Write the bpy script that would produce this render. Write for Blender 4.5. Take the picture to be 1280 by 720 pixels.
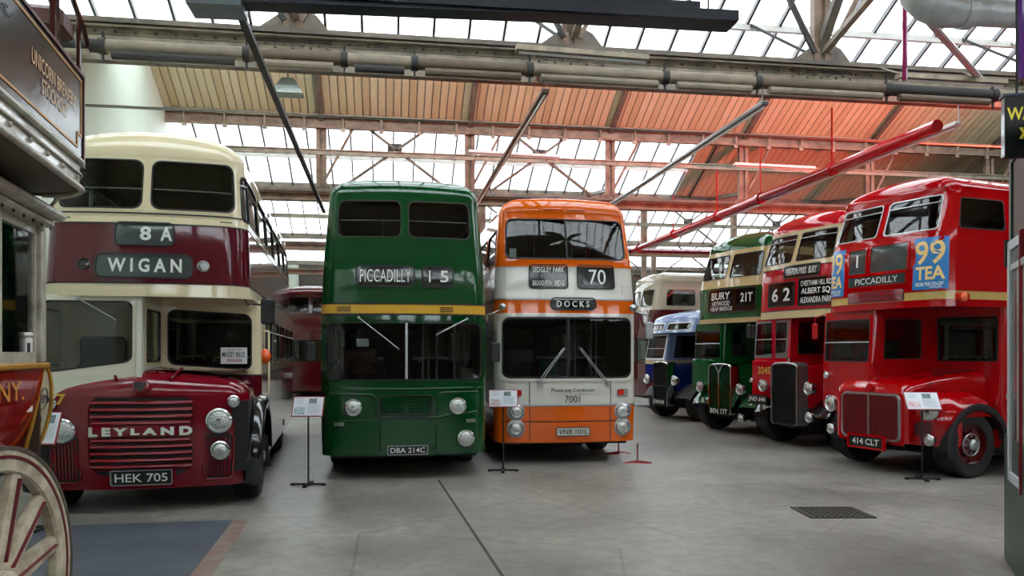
import bpy, bmesh, math, random
from math import pi, sin, cos, radians as R
from mathutils import Vector, Matrix
random.seed(7)
for o in list(bpy.data.objects): bpy.data.objects.remove(o, do_unlink=True)
sc = bpy.context.scene
COL = sc.collection
# ------------------------------------------------------------------ camera, sky, exposure
YAW = R(8.9); EYE = 1.9
cd = bpy.data.cameras.new('camera'); cam = bpy.data.objects.new('camera', cd); COL.objects.link(cam)
cam.location = (0, 0, EYE); cam.rotation_euler = (R(90), 0, -YAW)
cd.sensor_width = 36; cd.lens = 36*1000/1280; cd.shift_y = 80/1280; cd.clip_end = 300
sc.camera = cam
sc.view_settings.view_transform = 'Standard'; sc.view_settings.look = 'None'
sc.view_settings.gamma = 1; sc.view_settings.use_curve_mapping = False
sc.view_settings.exposure = -1.0
w = bpy.data.worlds.new('overcast_sky'); sc.world = w; w.use_nodes = True
bg = w.node_tree.nodes['Background']; bg.inputs[0].default_value = (.93, .96, 1, 1); bg.inputs[1].default_value = 15.0
def W(X, D):            # camera-plan metres (right, depth) -> world x, y
    return (X*cos(YAW)+D*sin(YAW), -X*sin(YAW)+D*cos(YAW))
def P(px, py, D):       # pixel at depth -> world point, used for layout
    X = (px-640)/1000*D; x, y = W(X, D); return Vector((x, y, EYE+(440-py)/1000*D))
def lamp_area(name, loc, rot, size, power, color):
    l = bpy.data.lights.new(name, 'AREA'); l.size = size; l.energy = power; l.color = color
    o = bpy.data.objects.new(name, l); o.location = loc; o.rotation_euler = rot; COL.objects.link(o); return o
def add_red_wash():           # red spot lamp added out of frame to tint the roof, no known source
    l = bpy.data.lights.new('added_red_wash_lamp', 'SPOT'); l.energy = 27000; l.color = (1, .1, .055); l.spot_size = R(70); l.spot_blend = 1; l.shadow_soft_size = .12
    o = bpy.data.objects.new('added_red_wash_lamp', l); p = Vector((18.2, 10.0, 4.9)); o.location = p; o.rotation_euler = (Vector((13.2, 16.8, 8.0))-p).to_track_quat('-Z', 'Y').to_euler(); COL.objects.link(o); return o
RED_WASH = add_red_wash()

# ------------------------------------------------------------------ materials
def srgb(h):
    h = h.lstrip('#'); v = [int(h[i:i+2], 16)/255 for i in (0, 2, 4)]
    return tuple((c/12.92 if c <= .04045 else ((c+.055)/1.055)**2.4) for c in v)+(1,)
MC = {}
def mat(name, col, rough=.5, metal=0., coat=0., noise=.0, nscale=6., bump=0., bscale=40., spec=.5, stretch=None, dirt=None, rvar=0.):
    if name in MC: return MC[name]
    m = bpy.data.materials.new(name); m.use_nodes = True; nt = m.node_tree; b = nt.nodes['Principled BSDF']
    c = srgb(col) if isinstance(col, str) else col
    b.inputs['Base Color'].default_value = c; b.inputs['Roughness'].default_value = rough
    b.inputs['Metallic'].default_value = metal; b.inputs['Coat Weight'].default_value = coat
    b.inputs['Coat Roughness'].default_value = .04; b.inputs['Specular IOR Level'].default_value = spec
    tc = nt.nodes.new('ShaderNodeTexCoord'); vec = tc.outputs['Object']
    if stretch:
        mp = nt.nodes.new('ShaderNodeMapping'); mp.inputs['Scale'].default_value = stretch
        nt.links.new(vec, mp.inputs[0]); vec = mp.outputs[0]
    if noise:
        n = nt.nodes.new('ShaderNodeTexNoise'); n.inputs['Scale'].default_value = nscale; n.inputs['Detail'].default_value = 8
        n.inputs['Roughness'].default_value = .62
        nt.links.new(vec, n.inputs['Vector'])
        r = nt.nodes.new('ShaderNodeValToRGB'); r.color_ramp.elements[0].position = .3; r.color_ramp.elements[1].position = .72
        d = srgb(dirt) if dirt else tuple(x*(1-noise) for x in c[:3])+(1,)
        r.color_ramp.elements[0].color = d
        r.color_ramp.elements[1].color = tuple(min(1, x*(1+noise*.35)) for x in c[:3])+(1,)
        nt.links.new(n.outputs[0], r.inputs[0]); nt.links.new(r.outputs[0], b.inputs['Base Color'])
        if rvar:
            mr = nt.nodes.new('ShaderNodeMapRange'); mr.inputs[3].default_value = max(0, rough-rvar); mr.inputs[4].default_value = min(1, rough+rvar)
            nt.links.new(n.outputs[0], mr.inputs[0]); nt.links.new(mr.outputs[0], b.inputs['Roughness'])
    if bump:
        n2 = nt.nodes.new('ShaderNodeTexNoise'); n2.inputs['Scale'].default_value = bscale; n2.inputs['Detail'].default_value = 3
        nt.links.new(vec, n2.inputs['Vector'])
        bp = nt.nodes.new('ShaderNodeBump'); bp.inputs['Strength'].default_value = bump; bp.inputs['Distance'].default_value = .02
        nt.links.new(n2.outputs[0], bp.inputs['Height']); nt.links.new(bp.outputs[0], b.inputs['Normal'])
    MC[name] = m; return m
def paint(name, col):      # old coach paint: glossy, faintly rippled panels
    return mat('paint_'+name, col, rough=.07, coat=.0, noise=.07, nscale=1.5, bump=.14, bscale=2.4, spec=.62)
def glass(name, tint, tr=.85, rough=.02):
    if name in MC: return MC[name]
    m = bpy.data.materials.new(name); m.use_nodes = True; nt = m.node_tree; nt.nodes.clear()
    out = nt.nodes.new('ShaderNodeOutputMaterial'); t = nt.nodes.new('ShaderNodeBsdfTransparent'); g = nt.nodes.new('ShaderNodeBsdfGlossy')
    t.inputs[0].default_value = srgb(tint); g.inputs['Roughness'].default_value = rough
    lw = nt.nodes.new('ShaderNodeFresnel'); lw.inputs[0].default_value = 1.5
    ad = nt.nodes.new('ShaderNodeMath'); ad.operation = 'MULTIPLY_ADD'; ad.inputs[1].default_value = 1.2; ad.inputs[2].default_value = 1-tr-.05
    ad.use_clamp = True
    mx = nt.nodes.new('ShaderNodeMixShader'); nt.links.new(lw.outputs[0], ad.inputs[0]); nt.links.new(ad.outputs[0], mx.inputs[0])
    nt.links.new(t.outputs[0], mx.inputs[1]); nt.links.new(g.outputs[0], mx.inputs[2]); nt.links.new(mx.outputs[0], out.inputs[0])
    MC[name] = m; return m
M_GLASS = glass('vehicle_glass', 'ccd4d0', .95)
def roof_glass():
    m = bpy.data.materials.new('wired_roof_glass'); m.use_nodes = True; nt = m.node_tree; nt.nodes.clear()
    out = nt.nodes.new('ShaderNodeOutputMaterial'); t = nt.nodes.new('ShaderNodeBsdfTransparent'); l = nt.nodes.new('ShaderNodeBsdfTranslucent')
    t.inputs[0].default_value = (.92, .96, .97, 1); l.inputs[0].default_value = (.93, .96, .97, 1)
    x = nt.nodes.new('ShaderNodeMixShader'); x.inputs[0].default_value = .88
    nt.links.new(t.outputs[0], x.inputs[1]); nt.links.new(l.outputs[0], x.inputs[2]); nt.links.new(x.outputs[0], out.inputs[0]); return m
M_ROOFGLASS = roof_glass()
M_BLACK = mat('black_rubber', '101112', .55)
M_TYRE = mat('tyre_rubber', '141414', .8, noise=.3, nscale=8, bump=.3, bscale=30)
M_CHROME = mat('chrome', 'd8dadc', .12, 1.)
M_ALU = mat('dull_aluminium', 'a9abac', .35, .9, noise=.15, nscale=20)
M_LENS = mat('lamp_lens', 'c9cdca', .12, .85, bump=.6, bscale=60)
M_DARK = mat('chassis_black', '0c0c0d', .7)
M_INT = mat('interior_lining', 'a59b86', .6, noise=.2, nscale=4)
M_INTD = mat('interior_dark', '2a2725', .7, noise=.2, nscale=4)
M_SEAT = mat('seat_moquette', '3c2a26', .85, noise=.4, nscale=30)
M_SEATG = mat('seat_moquette_green', '27352b', .85, noise=.4, nscale=30)
M_BLIND = mat('blind_glass_black', '15191a', .12, coat=.5)
M_BLINDG = mat('blind_glass_grey', '3a4443', .12, coat=.5, noise=.25, nscale=3)
M_WHITE = mat('lettering_white', 'd6d8d2', .6)
M_CREAMT = mat('lettering_cream', 'e9dcb4', .6)
M_GOLD = mat('lettering_gold', 'd9a93c', .35, .3)
M_AMBER = mat('amber_lens', 'e0561a', .2, coat=.5)
M_REDL = mat('red_lens', 'b3160f', .2, coat=.5)
M_PAPER = mat('paper_white', 'e4e6e8', .7)

# ------------------------------------------------------------------ mesh helpers
def link(o, parent=None):
    COL.objects.link(o)
    if parent: o.parent = parent
    return o
def empty(name, loc, rz=0):
    o = bpy.data.objects.new(name, None); o.empty_display_size = .3; o.location = loc; o.rotation_euler = (0, 0, rz); return link(o)
def tag(o, label=None, cat=None, group=None, kind=None):
    if label: o['label'] = label
    if cat: o['category'] = cat
    if group: o['group'] = group
    if kind: o['kind'] = kind
    return o
class MB:
    def __init__(s): s.v = []; s.f = []
    def add(s, vs, fs):
        n = len(s.v); s.v += [tuple(p) for p in vs]; s.f += [tuple(i+n for i in f) for f in fs]; return s
    def box(s, x0, x1, y0, y1, z0, z1, c=0.):
        if c <= 0:
            return s.add([(x0,y0,z0),(x1,y0,z0),(x1,y1,z0),(x0,y1,z0),(x0,y0,z1),(x1,y0,z1),(x1,y1,z1),(x0,y1,z1)],
                  [(3,2,1,0),(4,5,6,7),(0,1,5,4),(1,2,6,5),(2,3,7,6),(3,0,4,7)])
        c = min(c, (x1-x0)*.49, (y1-y0)*.49, (z1-z0)*.49)
        rings = []
        for z, d in ((z0, c), (z0+c, 0), (z1-c, 0), (z1, c)):
            a, b, e, f = x0+d, x1-d, y0+d, y1-d; k = c*.6
            rings.append([(a+k,e,z),(b-k,e,z),(b,e+k,z),(b,f-k,z),(b-k,f,z),(a+k,f,z),(a,f-k,z),(a,e+k,z)])
        return s.loft(rings, caps=True)
    def loft(s, rings, closed=True, caps=False):
        n = len(rings[0]); vs = [p for r in rings for p in r]; fs = []
        for i in range(len(rings)-1):
            for j in range(n if closed else n-1):
                k = (j+1) % n; fs.append((i*n+j, i*n+k, (i+1)*n+k, (i+1)*n+j))
        if caps: fs += [tuple(range(n-1, -1, -1)), tuple((len(rings)-1)*n+j for j in range(n))]
        return s.add(vs, fs)
    def bar(s, a, b, w, h, up=(0,0,1)):      # rectangular bar between two points
        a, b = Vector(a), Vector(b); d = (b-a).normalized(); u = Vector(up)
        if abs(d.dot(u)) > .98: u = Vector((0,1,0))
        x = d.cross(u).normalized(); y = x.cross(d).normalized()
        return s.loft([[p-x*w/2-y*h/2, p+x*w/2-y*h/2, p+x*w/2+y*h/2, p-x*w/2+y*h/2] for p in (a, b)], caps=True)
    def tube(s, pts, r, n=8, caps=True):
        pts = [Vector(p) for p in pts]; rings = []; x = None
        for i, p in enumerate(pts):
            d = ((pts[min(i+1, len(pts)-1)]-p).normalized()+(p-pts[max(i-1, 0)]).normalized()).normalized()
            if x is None: x = d.cross(Vector((0,0,1)) if abs(d.z) < .95 else Vector((0,1,0))).normalized()
            x = (x-d*x.dot(d)).normalized(); y = d.cross(x)
            rr = r[i] if isinstance(r, (list, tuple)) else r
            rings.append([p+(x*cos(2*pi*k/n)+y*sin(2*pi*k/n))*rr for k in range(n)])
        return s.loft(rings, caps=caps)
    def lathe(s, prof, o, axis=(0,-1,0), n=20, caps=False):   # prof: (radius, height along axis)
        o = Vector(o); d = Vector(axis).normalized(); x = d.cross(Vector((0,0,1)) if abs(d.z) < .9 else Vector((1,0,0))).normalized(); y = d.cross(x)
        return s.loft([[o+d*h+(x*cos(2*pi*k/n)+y*sin(2*pi*k/n))*max(r, .0004) for k in range(n)] for r, h in prof], caps=caps)
    def grid(s, rows):
        n = len(rows[0]); return s.add([p for r in rows for p in r],
            [(i*n+j, i*n+j+1, (i+1)*n+j+1, (i+1)*n+j) for i in range(len(rows)-1) for j in range(n-1)])
    def mesh(s, name, m, smooth=None, fixn=True):
        me = bpy.data.meshes.new(name); me.from_pydata(s.v, [], s.f)
        bm = bmesh.new(); bm.from_mesh(me)
        bmesh.ops.remove_doubles(bm, verts=bm.verts, dist=.00012)
        if fixn: bmesh.ops.recalc_face_normals(bm, faces=bm.faces)
        ang = R(smooth if smooth is not None else 35)
        for f in bm.faces: f.smooth = True
        for e in bm.edges:
            if len(e.link_faces) == 2: e.smooth = e.calc_face_angle(0) < ang
        bm.to_mesh(me); bm.free(); me.materials.append(m); return me
    def build(s, name, m, parent=None, smooth=None, fixn=True):
        return link(bpy.data.objects.new(name, s.mesh(name, m, smooth, fixn)), parent)
def inst(name, me, parent=None, loc=(0,0,0), rot=(0,0,0)):
    o = bpy.data.objects.new(name, me); o.location = loc; o.rotation_euler = rot; return link(o, parent)
def copy_tree(o, parent=None):
    c = o.copy(); COL.objects.link(c); c.parent = parent
    for ch in list(o.children): copy_tree(ch, c)
    return c
_tc = {}
def text_mesh(s, bold=0.):
    key = (s, bold)
    if key in _tc: return _tc[key]
    cu = bpy.data.curves.new('t', 'FONT'); cu.body = s; cu.resolution_u = 3; cu.offset = bold
    cu.align_x = 'CENTER'; cu.space_line = .95
    o = bpy.data.objects.new('t', cu); COL.objects.link(o)
    dg = bpy.context.evaluated_depsgraph_get(); me = o.evaluated_get(dg).to_mesh()
    vs = [(v.co.x, v.co.y) for v in me.vertices]; fs = [tuple(p.vertices) for p in me.polygons]
    o.evaluated_get(dg).to_mesh_clear(); bpy.data.objects.remove(o); bpy.data.curves.remove(cu)
    xs = [v[0] for v in vs]; ys = [v[1] for v in vs]
    x0, x1, y0, y1 = min(xs), max(xs), min(ys), max(ys)
    _tc[key] = ([((a-x0)/(x1-x0), (b-y0)/(y1-y0)) for a, b in vs], fs); return _tc[key]
def text(s, fn, m, parent, name='lettering', bold=0., shear=0.):   # fn(a, b) maps the unit square to the surface
    vs, fs = text_mesh(s, bold)
    me = bpy.data.meshes.new(name); me.from_pydata([tuple(fn(a+shear*b, b)) for a, b in vs], [], fs); me.materials.append(m)
    return link(bpy.data.objects.new(name, me), parent)

# ------------------------------------------------------------------ coachwork shell: a bowed, rounded box in (u along outline, z)
def clamp(t, a=0., b=1.): return max(a, min(b, t))
class Shell:
    def __init__(s, L, hw, r, cx=0, y0=0, bow=0., inset=None, rake=None, bl=1.2):
        s.L, s.hw, s.r, s.cx, s.y0, s.bow, s.bl = L, hw, r, cx, y0, bow, bl
        s.inset = inset or (lambda z: 0); s.rake = rake or (lambda z: 0)
        s.F = hw-r; s.C = r*pi/2; s.S = L-2*r; s.H = 2*s.F+2*s.C+s.S
    def pt(s, u, z, off=0., d=None):
        sg = 1 if u >= 0 else -1; a = min(abs(u), s.H); d = (s.inset(z) if d is None else d)-off
        hw = max(s.hw-d, .001); r = clamp(s.r-d*.5 if d > 0 else s.r-d, .0005, hw); y0 = d; L = s.L-d
        if a <= s.F: x, y = a/s.F*(hw-r), y0
        elif a <= s.F+s.C:
            t = (a-s.F)/s.r; x, y = hw-r+r*sin(t), y0+r-r*cos(t)
        elif a <= s.F+s.C+s.S:
            f = (a-s.F-s.C)/s.S; x, y = hw, y0+r+f*(L-y0-2*r)
        elif a <= s.F+2*s.C+s.S:
            t = (a-s.F-s.C-s.S)/s.r; x, y = hw-r+r*cos(t), L-r+r*sin(t)
        else:
            f = (s.H-a)/s.F; x, y = f*(hw-r), L
        k = clamp(1-y/s.bl); k = k*k*(3-2*k)
        y += (s.bow*(x/s.hw)**2+s.rake(z))*k
        return Vector((s.cx+sg*x, s.y0+y, z))
    def usteps(s, cuts):
        c = {-s.H, s.H, -s.F, s.F, s.F+s.C, -s.F-s.C, s.F+s.C+s.S, -s.F-s.C-s.S, s.F+2*s.C+s.S, -s.F-2*s.C-s.S}
        c |= set(x for x in cuts if -s.H < x < s.H); c = sorted(c); out = [c[0]]
        for a, b in zip(c, c[1:]):
            if b-a < 1e-5: continue
            m = (a+b)/2; am = abs(m)
            if s.F < am < s.F+s.C or s.F+s.C+s.S < am < s.F+2*s.C+s.S: st = max(.03, s.r*.2)
            elif am <= s.F+s.C+s.bl: st = .14
            else: st = 1.2
            n = max(1, math.ceil((b-a)/st)); out += [a+(b-a)*i/n for i in range(1, n+1)]
        return out
    def skin(s, z0, z1, holes, name, m, parent, off=0., umax=None, urange=None, smooth=None, rad=None):
        us = s.usteps([h[0] for h in holes]+[h[1] for h in holes]+list(urange or ()))
        if urange: us = [u for u in us if urange[0]-1e-6 <= u <= urange[1]+1e-6]
        zc = sorted({z0, z1} | {z for h in holes for z in h[2:4] if z0 < z < z1}); zs = [zc[0]]
        for a, b in zip(zc, zc[1:]):
            n = max(1, math.ceil((b-a)/.2)); zs += [a+(b-a)*i/n for i in range(1, n+1)]
        mb = MB(); idx = {}
        def vid(i, j):
            if (i, j) not in idx: idx[(i, j)] = len(mb.v); mb.v.append(tuple(s.pt(us[i], zs[j], off)))
            return idx[(i, j)]
        for i in range(len(us)-1):
            for j in range(len(zs)-1):
                um, zm = (us[i]+us[i+1])/2, (zs[j]+zs[j+1])/2
                if any(h[0] < um < h[1] and h[2] < zm < h[3] for h in holes): continue
                mb.f.append((vid(i, j), vid(i+1, j), vid(i+1, j+1), vid(i, j+1)))
        return mb.build(name, m, parent, smooth or 40, fixn=False)
    def dome(s, zr, h, rad, name, m, parent, camber=.05, arch=.09):
        us = s.usteps([]); rows = []; base = s.inset(zr)
        for i in range(9):
            t = i/8*pi/2; rows.append([s.pt(u, zr+h*sin(t), 0, base+rad*(1-cos(t))) for u in us])
        zt = zr+h; d0 = base+rad
        for f in (.25, .5, .75, 1):
            d = d0+(s.hw-d0)*f
            rows.append([s.pt(u, zt+camber*(1-(1-f)**2), 0, d) for u in us])
        n_ = len(rows)
        for i, r_ in enumerate(rows):
            k_ = sin(min(1, i/8)*pi/2)
            for p in r_: p.z += arch*k_*(1-((p.x-s.cx)/s.hw)**2)
        return MB().grid(rows).build(name, m, parent, 60, fixn=False)
    def cap(s, z, name, m, parent, off=0.):
        us = s.usteps([])[:-1]; return MB().add([s.pt(u, z, off) for u in us], [tuple(range(len(us)))]).build(name, m, parent, fixn=False)
    def fn(s, u0, u1, z0, z1, off=.012, slope=0.):
        return lambda a, b: s.pt(u0+(u1-u0)*a, z0+(z1-z0)*b+slope*(a-.5), off)
    def patch(s, mb, u0, u1, z0, z1, r, off, thick=0.):     # rounded rectangle lying on the surface
        poly = rpoly(u0, u1, z0, z1, r); n = len(poly); uc, zc = (u0+u1)/2, (z0+z1)/2
        K = max(1, math.ceil((u1-u0)/.3)) if u1-u0 > .5 else 1
        rings = [[s.pt(uc+(u-uc)*k, zc+(z-zc)*k, off) for u, z in poly] for k in (1, .75, .5, .25, .0)]
        mb.loft(rings)
        if thick: mb.loft([[s.pt(u, z, off-thick) for u, z in poly], rings[0]])
        return mb
    def ring(s, mb, pi_, po, off, thick):
        A = [s.pt(u, z, off-thick) for u, z in po]; B = [s.pt(u, z, off) for u, z in po]
        C = [s.pt(u, z, off) for u, z in pi_]; D = [s.pt(u, z, off-thick-.012) for u, z in pi_]
        return mb.loft([A, B, C, D])
def rpoly(u0, u1, z0, z1, r, zb1=None, zt1=None, n=5, sub=True):
    """rounded quad; bottom runs z0 -> zb1, top runs z1 -> zt1 from u0 to u1"""
    zb1 = z0 if zb1 is None else zb1; zt1 = z1 if zt1 is None else zt1
    r = min(r, (u1-u0)*.49, abs(z1-z0)*.49); out = []
    def map_(u, t):
        f = (u-u0)/(u1-u0); lo = z0+(zb1-z0)*f; hi = z1+(zt1-z1)*f; return (u, lo+(hi-lo)*t)
    h = z1-z0
    for cu, ct, a0 in ((u1-r, 1-r/h, 0), (u0+r, 1-r/h, 90), (u0+r, r/h, 180), (u1-r, r/h, 270)):
        for k in range(n+1):
            a = R(a0+90*k/n); out.append(map_(cu+r*cos(a), ct+r/h*sin(a)))
        # extra points along the long edges so that panes follow the bow
        if a0 == 90 or a0 == 270: continue
        m = max(1, int((u1-u0-2*r)/.15))
        for k in range(1, m):
            f = k/m; out.append(map_((u1-r)+(u0-u1+2*r)*f, 1) if a0 == 0 else map_((u0+r)+(u1-u0-2*r)*f, 0))
    return out
def to_rect(poly, u0, u1, z0, z1):
    """matching points on the bounding rectangle, corners kept"""
    uc, zc = (u0+u1)/2, (z0+z1)/2; out = []
    cand = [(u1, z1), (u0, z1), (u0, z0), (u1, z0)]; n = len(poly)
    for u, z in poly:
        du = (u-uc)/((u1-u0)/2); dz = (z-zc)/((z1-z0)/2); k = max(abs(du), abs(dz), 1e-6)
        out.append((uc+(u-uc)/k if abs(du) < k else (u1 if du > 0 else u0), zc+(z-zc)/k if abs(dz) < k else (z1 if dz > 0 else z0)))
    for c in cand:
        i = min(range(n), key=lambda j: (out[j][0]-c[0])**2+(out[j][1]-c[1])**2); out[i] = c
    return out
def window(sh, parent, h, r=.06, mfr=None, mseal=M_BLACK, zb1=None, zt1=None, name='window', fr=.03, seal=.018, g=None, bars=(), vbars=(), barm=None, prud=.006):
    """h=(u0,u1,z0,z1) hole; builds frame > pane, seal, bars"""
    u0, u1, z0, z1 = h
    pin = rpoly(u0+fr, u1-fr, z0+fr, z1-fr, r, None if zb1 is None else zb1+fr, None if zt1 is None else zt1-fr)
    mb = MB(); sh.ring(mb, pin, to_rect(pin, u0-.004, u1+.004, z0-.004, z1+.004), prud, .012)
    fo = mb.build(name, mfr, parent, 30)
    uc, zc = (u0+u1)/2, (z0+z1)/2
    pin2 = [(u+(.0 if abs(u-uc) < 1e-6 else -math.copysign(seal, u-uc)), z-math.copysign(seal, z-zc)) for u, z in pin]
    mb = MB(); sh.ring(mb, pin2, pin, prud+.006, .012); mb.build('window_seal', mseal, fo, 30)
    mb = MB(); K = (1, .8, .6, .4, .2, 0)
    mb.loft([[sh.pt(uc+(u-uc)*k, zc+(z-zc)*k, -.01) for u, z in pin2] for k in K])
    p = mb.build('pane', g or M_GLASS, fo, 60, fixn=False)
    for zb in bars:
        mb = MB(); n = 8; mb.tube([sh.pt(u0+fr+(u1-u0-2*fr)*i/n, zb, .012) for i in range(n+1)], .011, 6); mb.build('glazing_bar', barm or M_ALU, fo)
    for ub in vbars:
        mb = MB(); mb.bar(sh.pt(ub, z0+fr, .012), sh.pt(ub, z1-fr, .012), .03, .02); mb.build('glazing_bar', barm or M_ALU, fo)
    return fo
def blind(sh, parent, u0, u1, z0, z1, r=.04, m=None, lines=(), frame=M_BLACK, fw=.02, tm=None, vdiv=(), name='destination_blind'):
    """lines: (text, a0, a1, b0, b1) in fractions of the box"""
    mb = MB(); sh.patch(mb, u0, u1, z0, z1, r, .008, .006); b = mb.build(name, m or M_BLIND, parent, 30)
    po = rpoly(u0-fw, u1+fw, z0-fw, z1+fw, r+fw); pi_ = rpoly(u0, u1, z0, z1, r); n = min(len(po), len(pi_))
    if len(po) != len(pi_): pi_ = [(u0+(u-u0+fw)*(u1-u0)/(u1-u0+2*fw), z0+(z-z0+fw)*(z1-z0)/(z1-z0+2*fw)) for u, z in po]
    mb = MB(); sh.ring(mb, pi_, po, .02, .02); mb.build('blind_frame', frame, b, 30)
    for t in lines:
        s, a0, a1, b0, b1 = t[:5]
        text(s, sh.fn(u0+(u1-u0)*a0, u0+(u1-u0)*a1, z0+(z1-z0)*b0, z0+(z1-z0)*b1, .011), tm or M_WHITE, b, bold=t[5] if len(t) > 5 else .01, name='lettering')
    return b
def plate(sh, parent, u0, u1, z0, z1, s, mb_=None, mt=None, edge=M_ALU, off=.03, name='number_plate', shear=0.):
    mb = MB(); sh.patch(mb, u0, u1, z0, z1, .012, off, .025); b = mb.build(name, mb_ or M_DARK, parent, 30)
    if edge:
        po = rpoly(u0-.012, u1+.012, z0-.012, z1+.012, .02); pi_ = [(u0+(u-u0+.012)*(u1-u0)/(u1-u0+.024), z0+(z-z0+.012)*(z1-z0)/(z1-z0+.024)) for u, z in po]
        mb = MB(); sh.ring(mb, pi_, po, off+.004, .02); mb.build('plate_edge', edge, b, 30)
    text(s, sh.fn(u0+(u1-u0)*.06, u0+(u1-u0)*.94, z0+(z1-z0)*.18, z0+(z1-z0)*.82, off+.004), mt or M_WHITE, b, bold=.012, shear=shear); return b
def lampr(p, r, parent, name='headlight', rim=M_CHROME, depth=.05, axis=(0,-1,0), lens=None, bowl=False, lensname='lens'):
    p = Vector(p); mb = MB()
    pr = [(r*.55, -.0), (r, .0), (r*1.03, depth*.6), (r*.98, depth), (r*.86, depth*1.15), (r*.8, depth*.8)]
    if bowl: pr = [(.01, -.16), (r*.5, -.13), (r*.85, -.06)]+pr[1:]
    mb.lathe(pr, p, axis, 22); o = mb.build(name, rim, parent, 30)
    mb = MB(); mb.lathe([(r*.82, depth*.8), (r*.7, depth*1.05), (r*.4, depth*1.3), (r*.16, depth*1.36), (.0, depth*1.37)], p, axis, 22)
    mb.build(lensname, lens or M_LENS, o, 60)
    mb = MB(); mb.lathe([(r*.2, depth*1.32), (r*.2, depth*1.5), (.0, depth*1.52)], p, axis, 12); mb.build('lamp_boss', rim, o)
    return o
_wh = {}
def wheel(parent, x, y, side, r=.5, wd=.27, hubm=None, rimm=None, key='w'):
    k = (r, wd, key)
    if k not in _wh:
        mb = MB(); mb.lathe([(r*.6, 0), (r*.64, .05), (r*.9, .055), (r*.97, .03), (r, -.01)]+[(r, -wd+.03), (r*.95, -wd), (r*.5, -wd)], (0,0,0), (1,0,0), 32)
        t = mb.mesh('wheel', M_TYRE, 30)
        mb = MB(); mb.lathe([(r*.62, .035), (r*.58, .04), (r*.55, -.03), (r*.36, -.05), (r*.3, .01), (r*.16, .02)], (0,0,0), (1,0,0), 28)
        rim = mb.mesh('wheel_rim', rimm, 30)
        mb = MB(); mb.lathe([(r*.17, -.02), (r*.17, .07), (r*.1, .1), (.0, .105)], (0,0,0), (1,0,0), 16)
        hub = mb.mesh('wheel_hub', hubm, 30)
        mb = MB(); mb.lathe([(r*.33, .005), (r*.35, .02), (r*.33, .035), (r*.31, .02), (r*.33, .005)], (0,0,0), (1,0,0), 28)
        rg = mb.mesh('wheel_ring', M_ALU, 30)
        nuts = MB()
        for i in range(8):
            a = 2*pi*i/8; nuts.lathe([(.018, -.02), (.018, .035), (0, .036)], (0, r*.25*cos(a), r*.25*sin(a)), (1,0,0), 6)
        _wh[k] = (t, rim, hub, rg, nuts.mesh('wheel_nuts', M_ALU))
    t, rim, hub, rg, nu = _wh[k]
    o = inst('wheel', t, parent, (x, y, r), (0, 0, 0 if side > 0 else pi))
    inst('wheel_rim', rim, o); inst('wheel_hub', hub, o); inst('wheel_ring', rg, o); tag(inst('wheel_nuts', nu, o), kind='stuff')
    return o
def seats(parent, y0, n, z, pitch=.78, m=None, xs=(-.72, .72), hw=.42):
    mb = MB(); mb.box(-hw, hw, 0, .42, .32, .46, .04); me = mb
    mb.box(-hw, hw, .38, .48, .4, 1.0, .04); mb.box(-hw+.05, -hw+.08, .1, .4, 0, .34); mb.box(hw-.08, hw-.05, .1, .4, 0, .34)
    sm = mb.mesh('seat', m or M_SEAT)
    rl = MB(); rl.tube([(-hw+.04, .43, .9), (-hw+.06, .43, 1.06), (hw-.06, .43, 1.06), (hw-.04, .43, .9)], .014, 6); rm = rl.mesh('grab_rail', M_ALU)
    for i in range(n):
        for x in xs:
            s = inst('seat', sm, parent, (x, y0+i*pitch, z)); inst('grab_rail', rm, s)
def poles(parent, pts, z0, z1, m=None, name='grab_pole'):
    for x, y in pts: MB().tube([(x, y, z0), (x, y, z1)], .016, 8).build(name, m or M_ALU, parent)
def wiper(sh, parent, u0, z0, u1, z1, blade=.36):
    a = sh.pt(u0, z0, .03); b = sh.pt(u1, z1, .035); mb = MB(); mb.tube([a, b], .008, 6); mb.lathe([(.02, 0), (.02, .05), (0, .055)], sh.pt(u0, z0, 0), (0,-1,0), 10)
    o = mb.build('wiper_arm', M_ALU, parent); d = (b-a).normalized()
    MB().bar(b-d*blade*.6+Vector((0,.008,0)), b+d*blade*.4+Vector((0,.008,0)), .012, .018).build('wiper_blade', M_ALU, o); return o
def side_u(sh, y): return sh.F+sh.C+(y-sh.r)/(sh.L-2*sh.r)*sh.S     # outline length of a point y metres behind the front

# ================================================================== BUSES (front faces local -Y, x right as seen from the front)
def lin(*pts):
    def f(z):
        if z <= pts[0][0]: return pts[0][1]
        for (a, p), (b, q) in zip(pts, pts[1:]):
            if z <= b: return p+(q-p)*(z-a)/(b-a)
        return pts[-1][1]
    return f
def side_windows(sh, root, ys, z0, z1, m, r=.07, skip_left=False, skip_right=False, bars=(), seal=M_BLACK, fr=.03):
    hs = []
    for a, b in ys:
        ua, ub = side_u(sh, a), side_u(sh, b)
        if not skip_right: hs.append((ua, ub, z0, z1))
        if not skip_left: hs.append((-ub, -ua, z0, z1))
    return hs
def make_windows(sh, root, hs, m, r=.07, bars=(), seal=M_BLACK, fr=.03, g=None, name='side_window'):
    for h in hs: window(sh, root, h, r, m, seal, bars=bars, fr=fr, g=g, name=name)
def underside(root, L, hw, z=.42, y0=.3):
    mb = MB(); mb.box(-hw+.12, hw-.12, y0, L-.3, z-.12, z+.02); mb.box(-.45, .45, y0+.6, L-1, z-.22, z); 
    mb.box(-hw+.3, hw-.3, 2.6, 3.4, z-.25, z); mb.build('chassis', M_DARK, root)
def decks(sh, root, zs, m=None, y0=0):
    for z, nm in zs: sh.cap(z, nm, m or M_INTD, root, -.06)
def lining(sh, z0, z1, holes, root, m=None): sh.skin(z0, z1, holes, 'interior_lining', m or M_INT, root, off=-.045)

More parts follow.
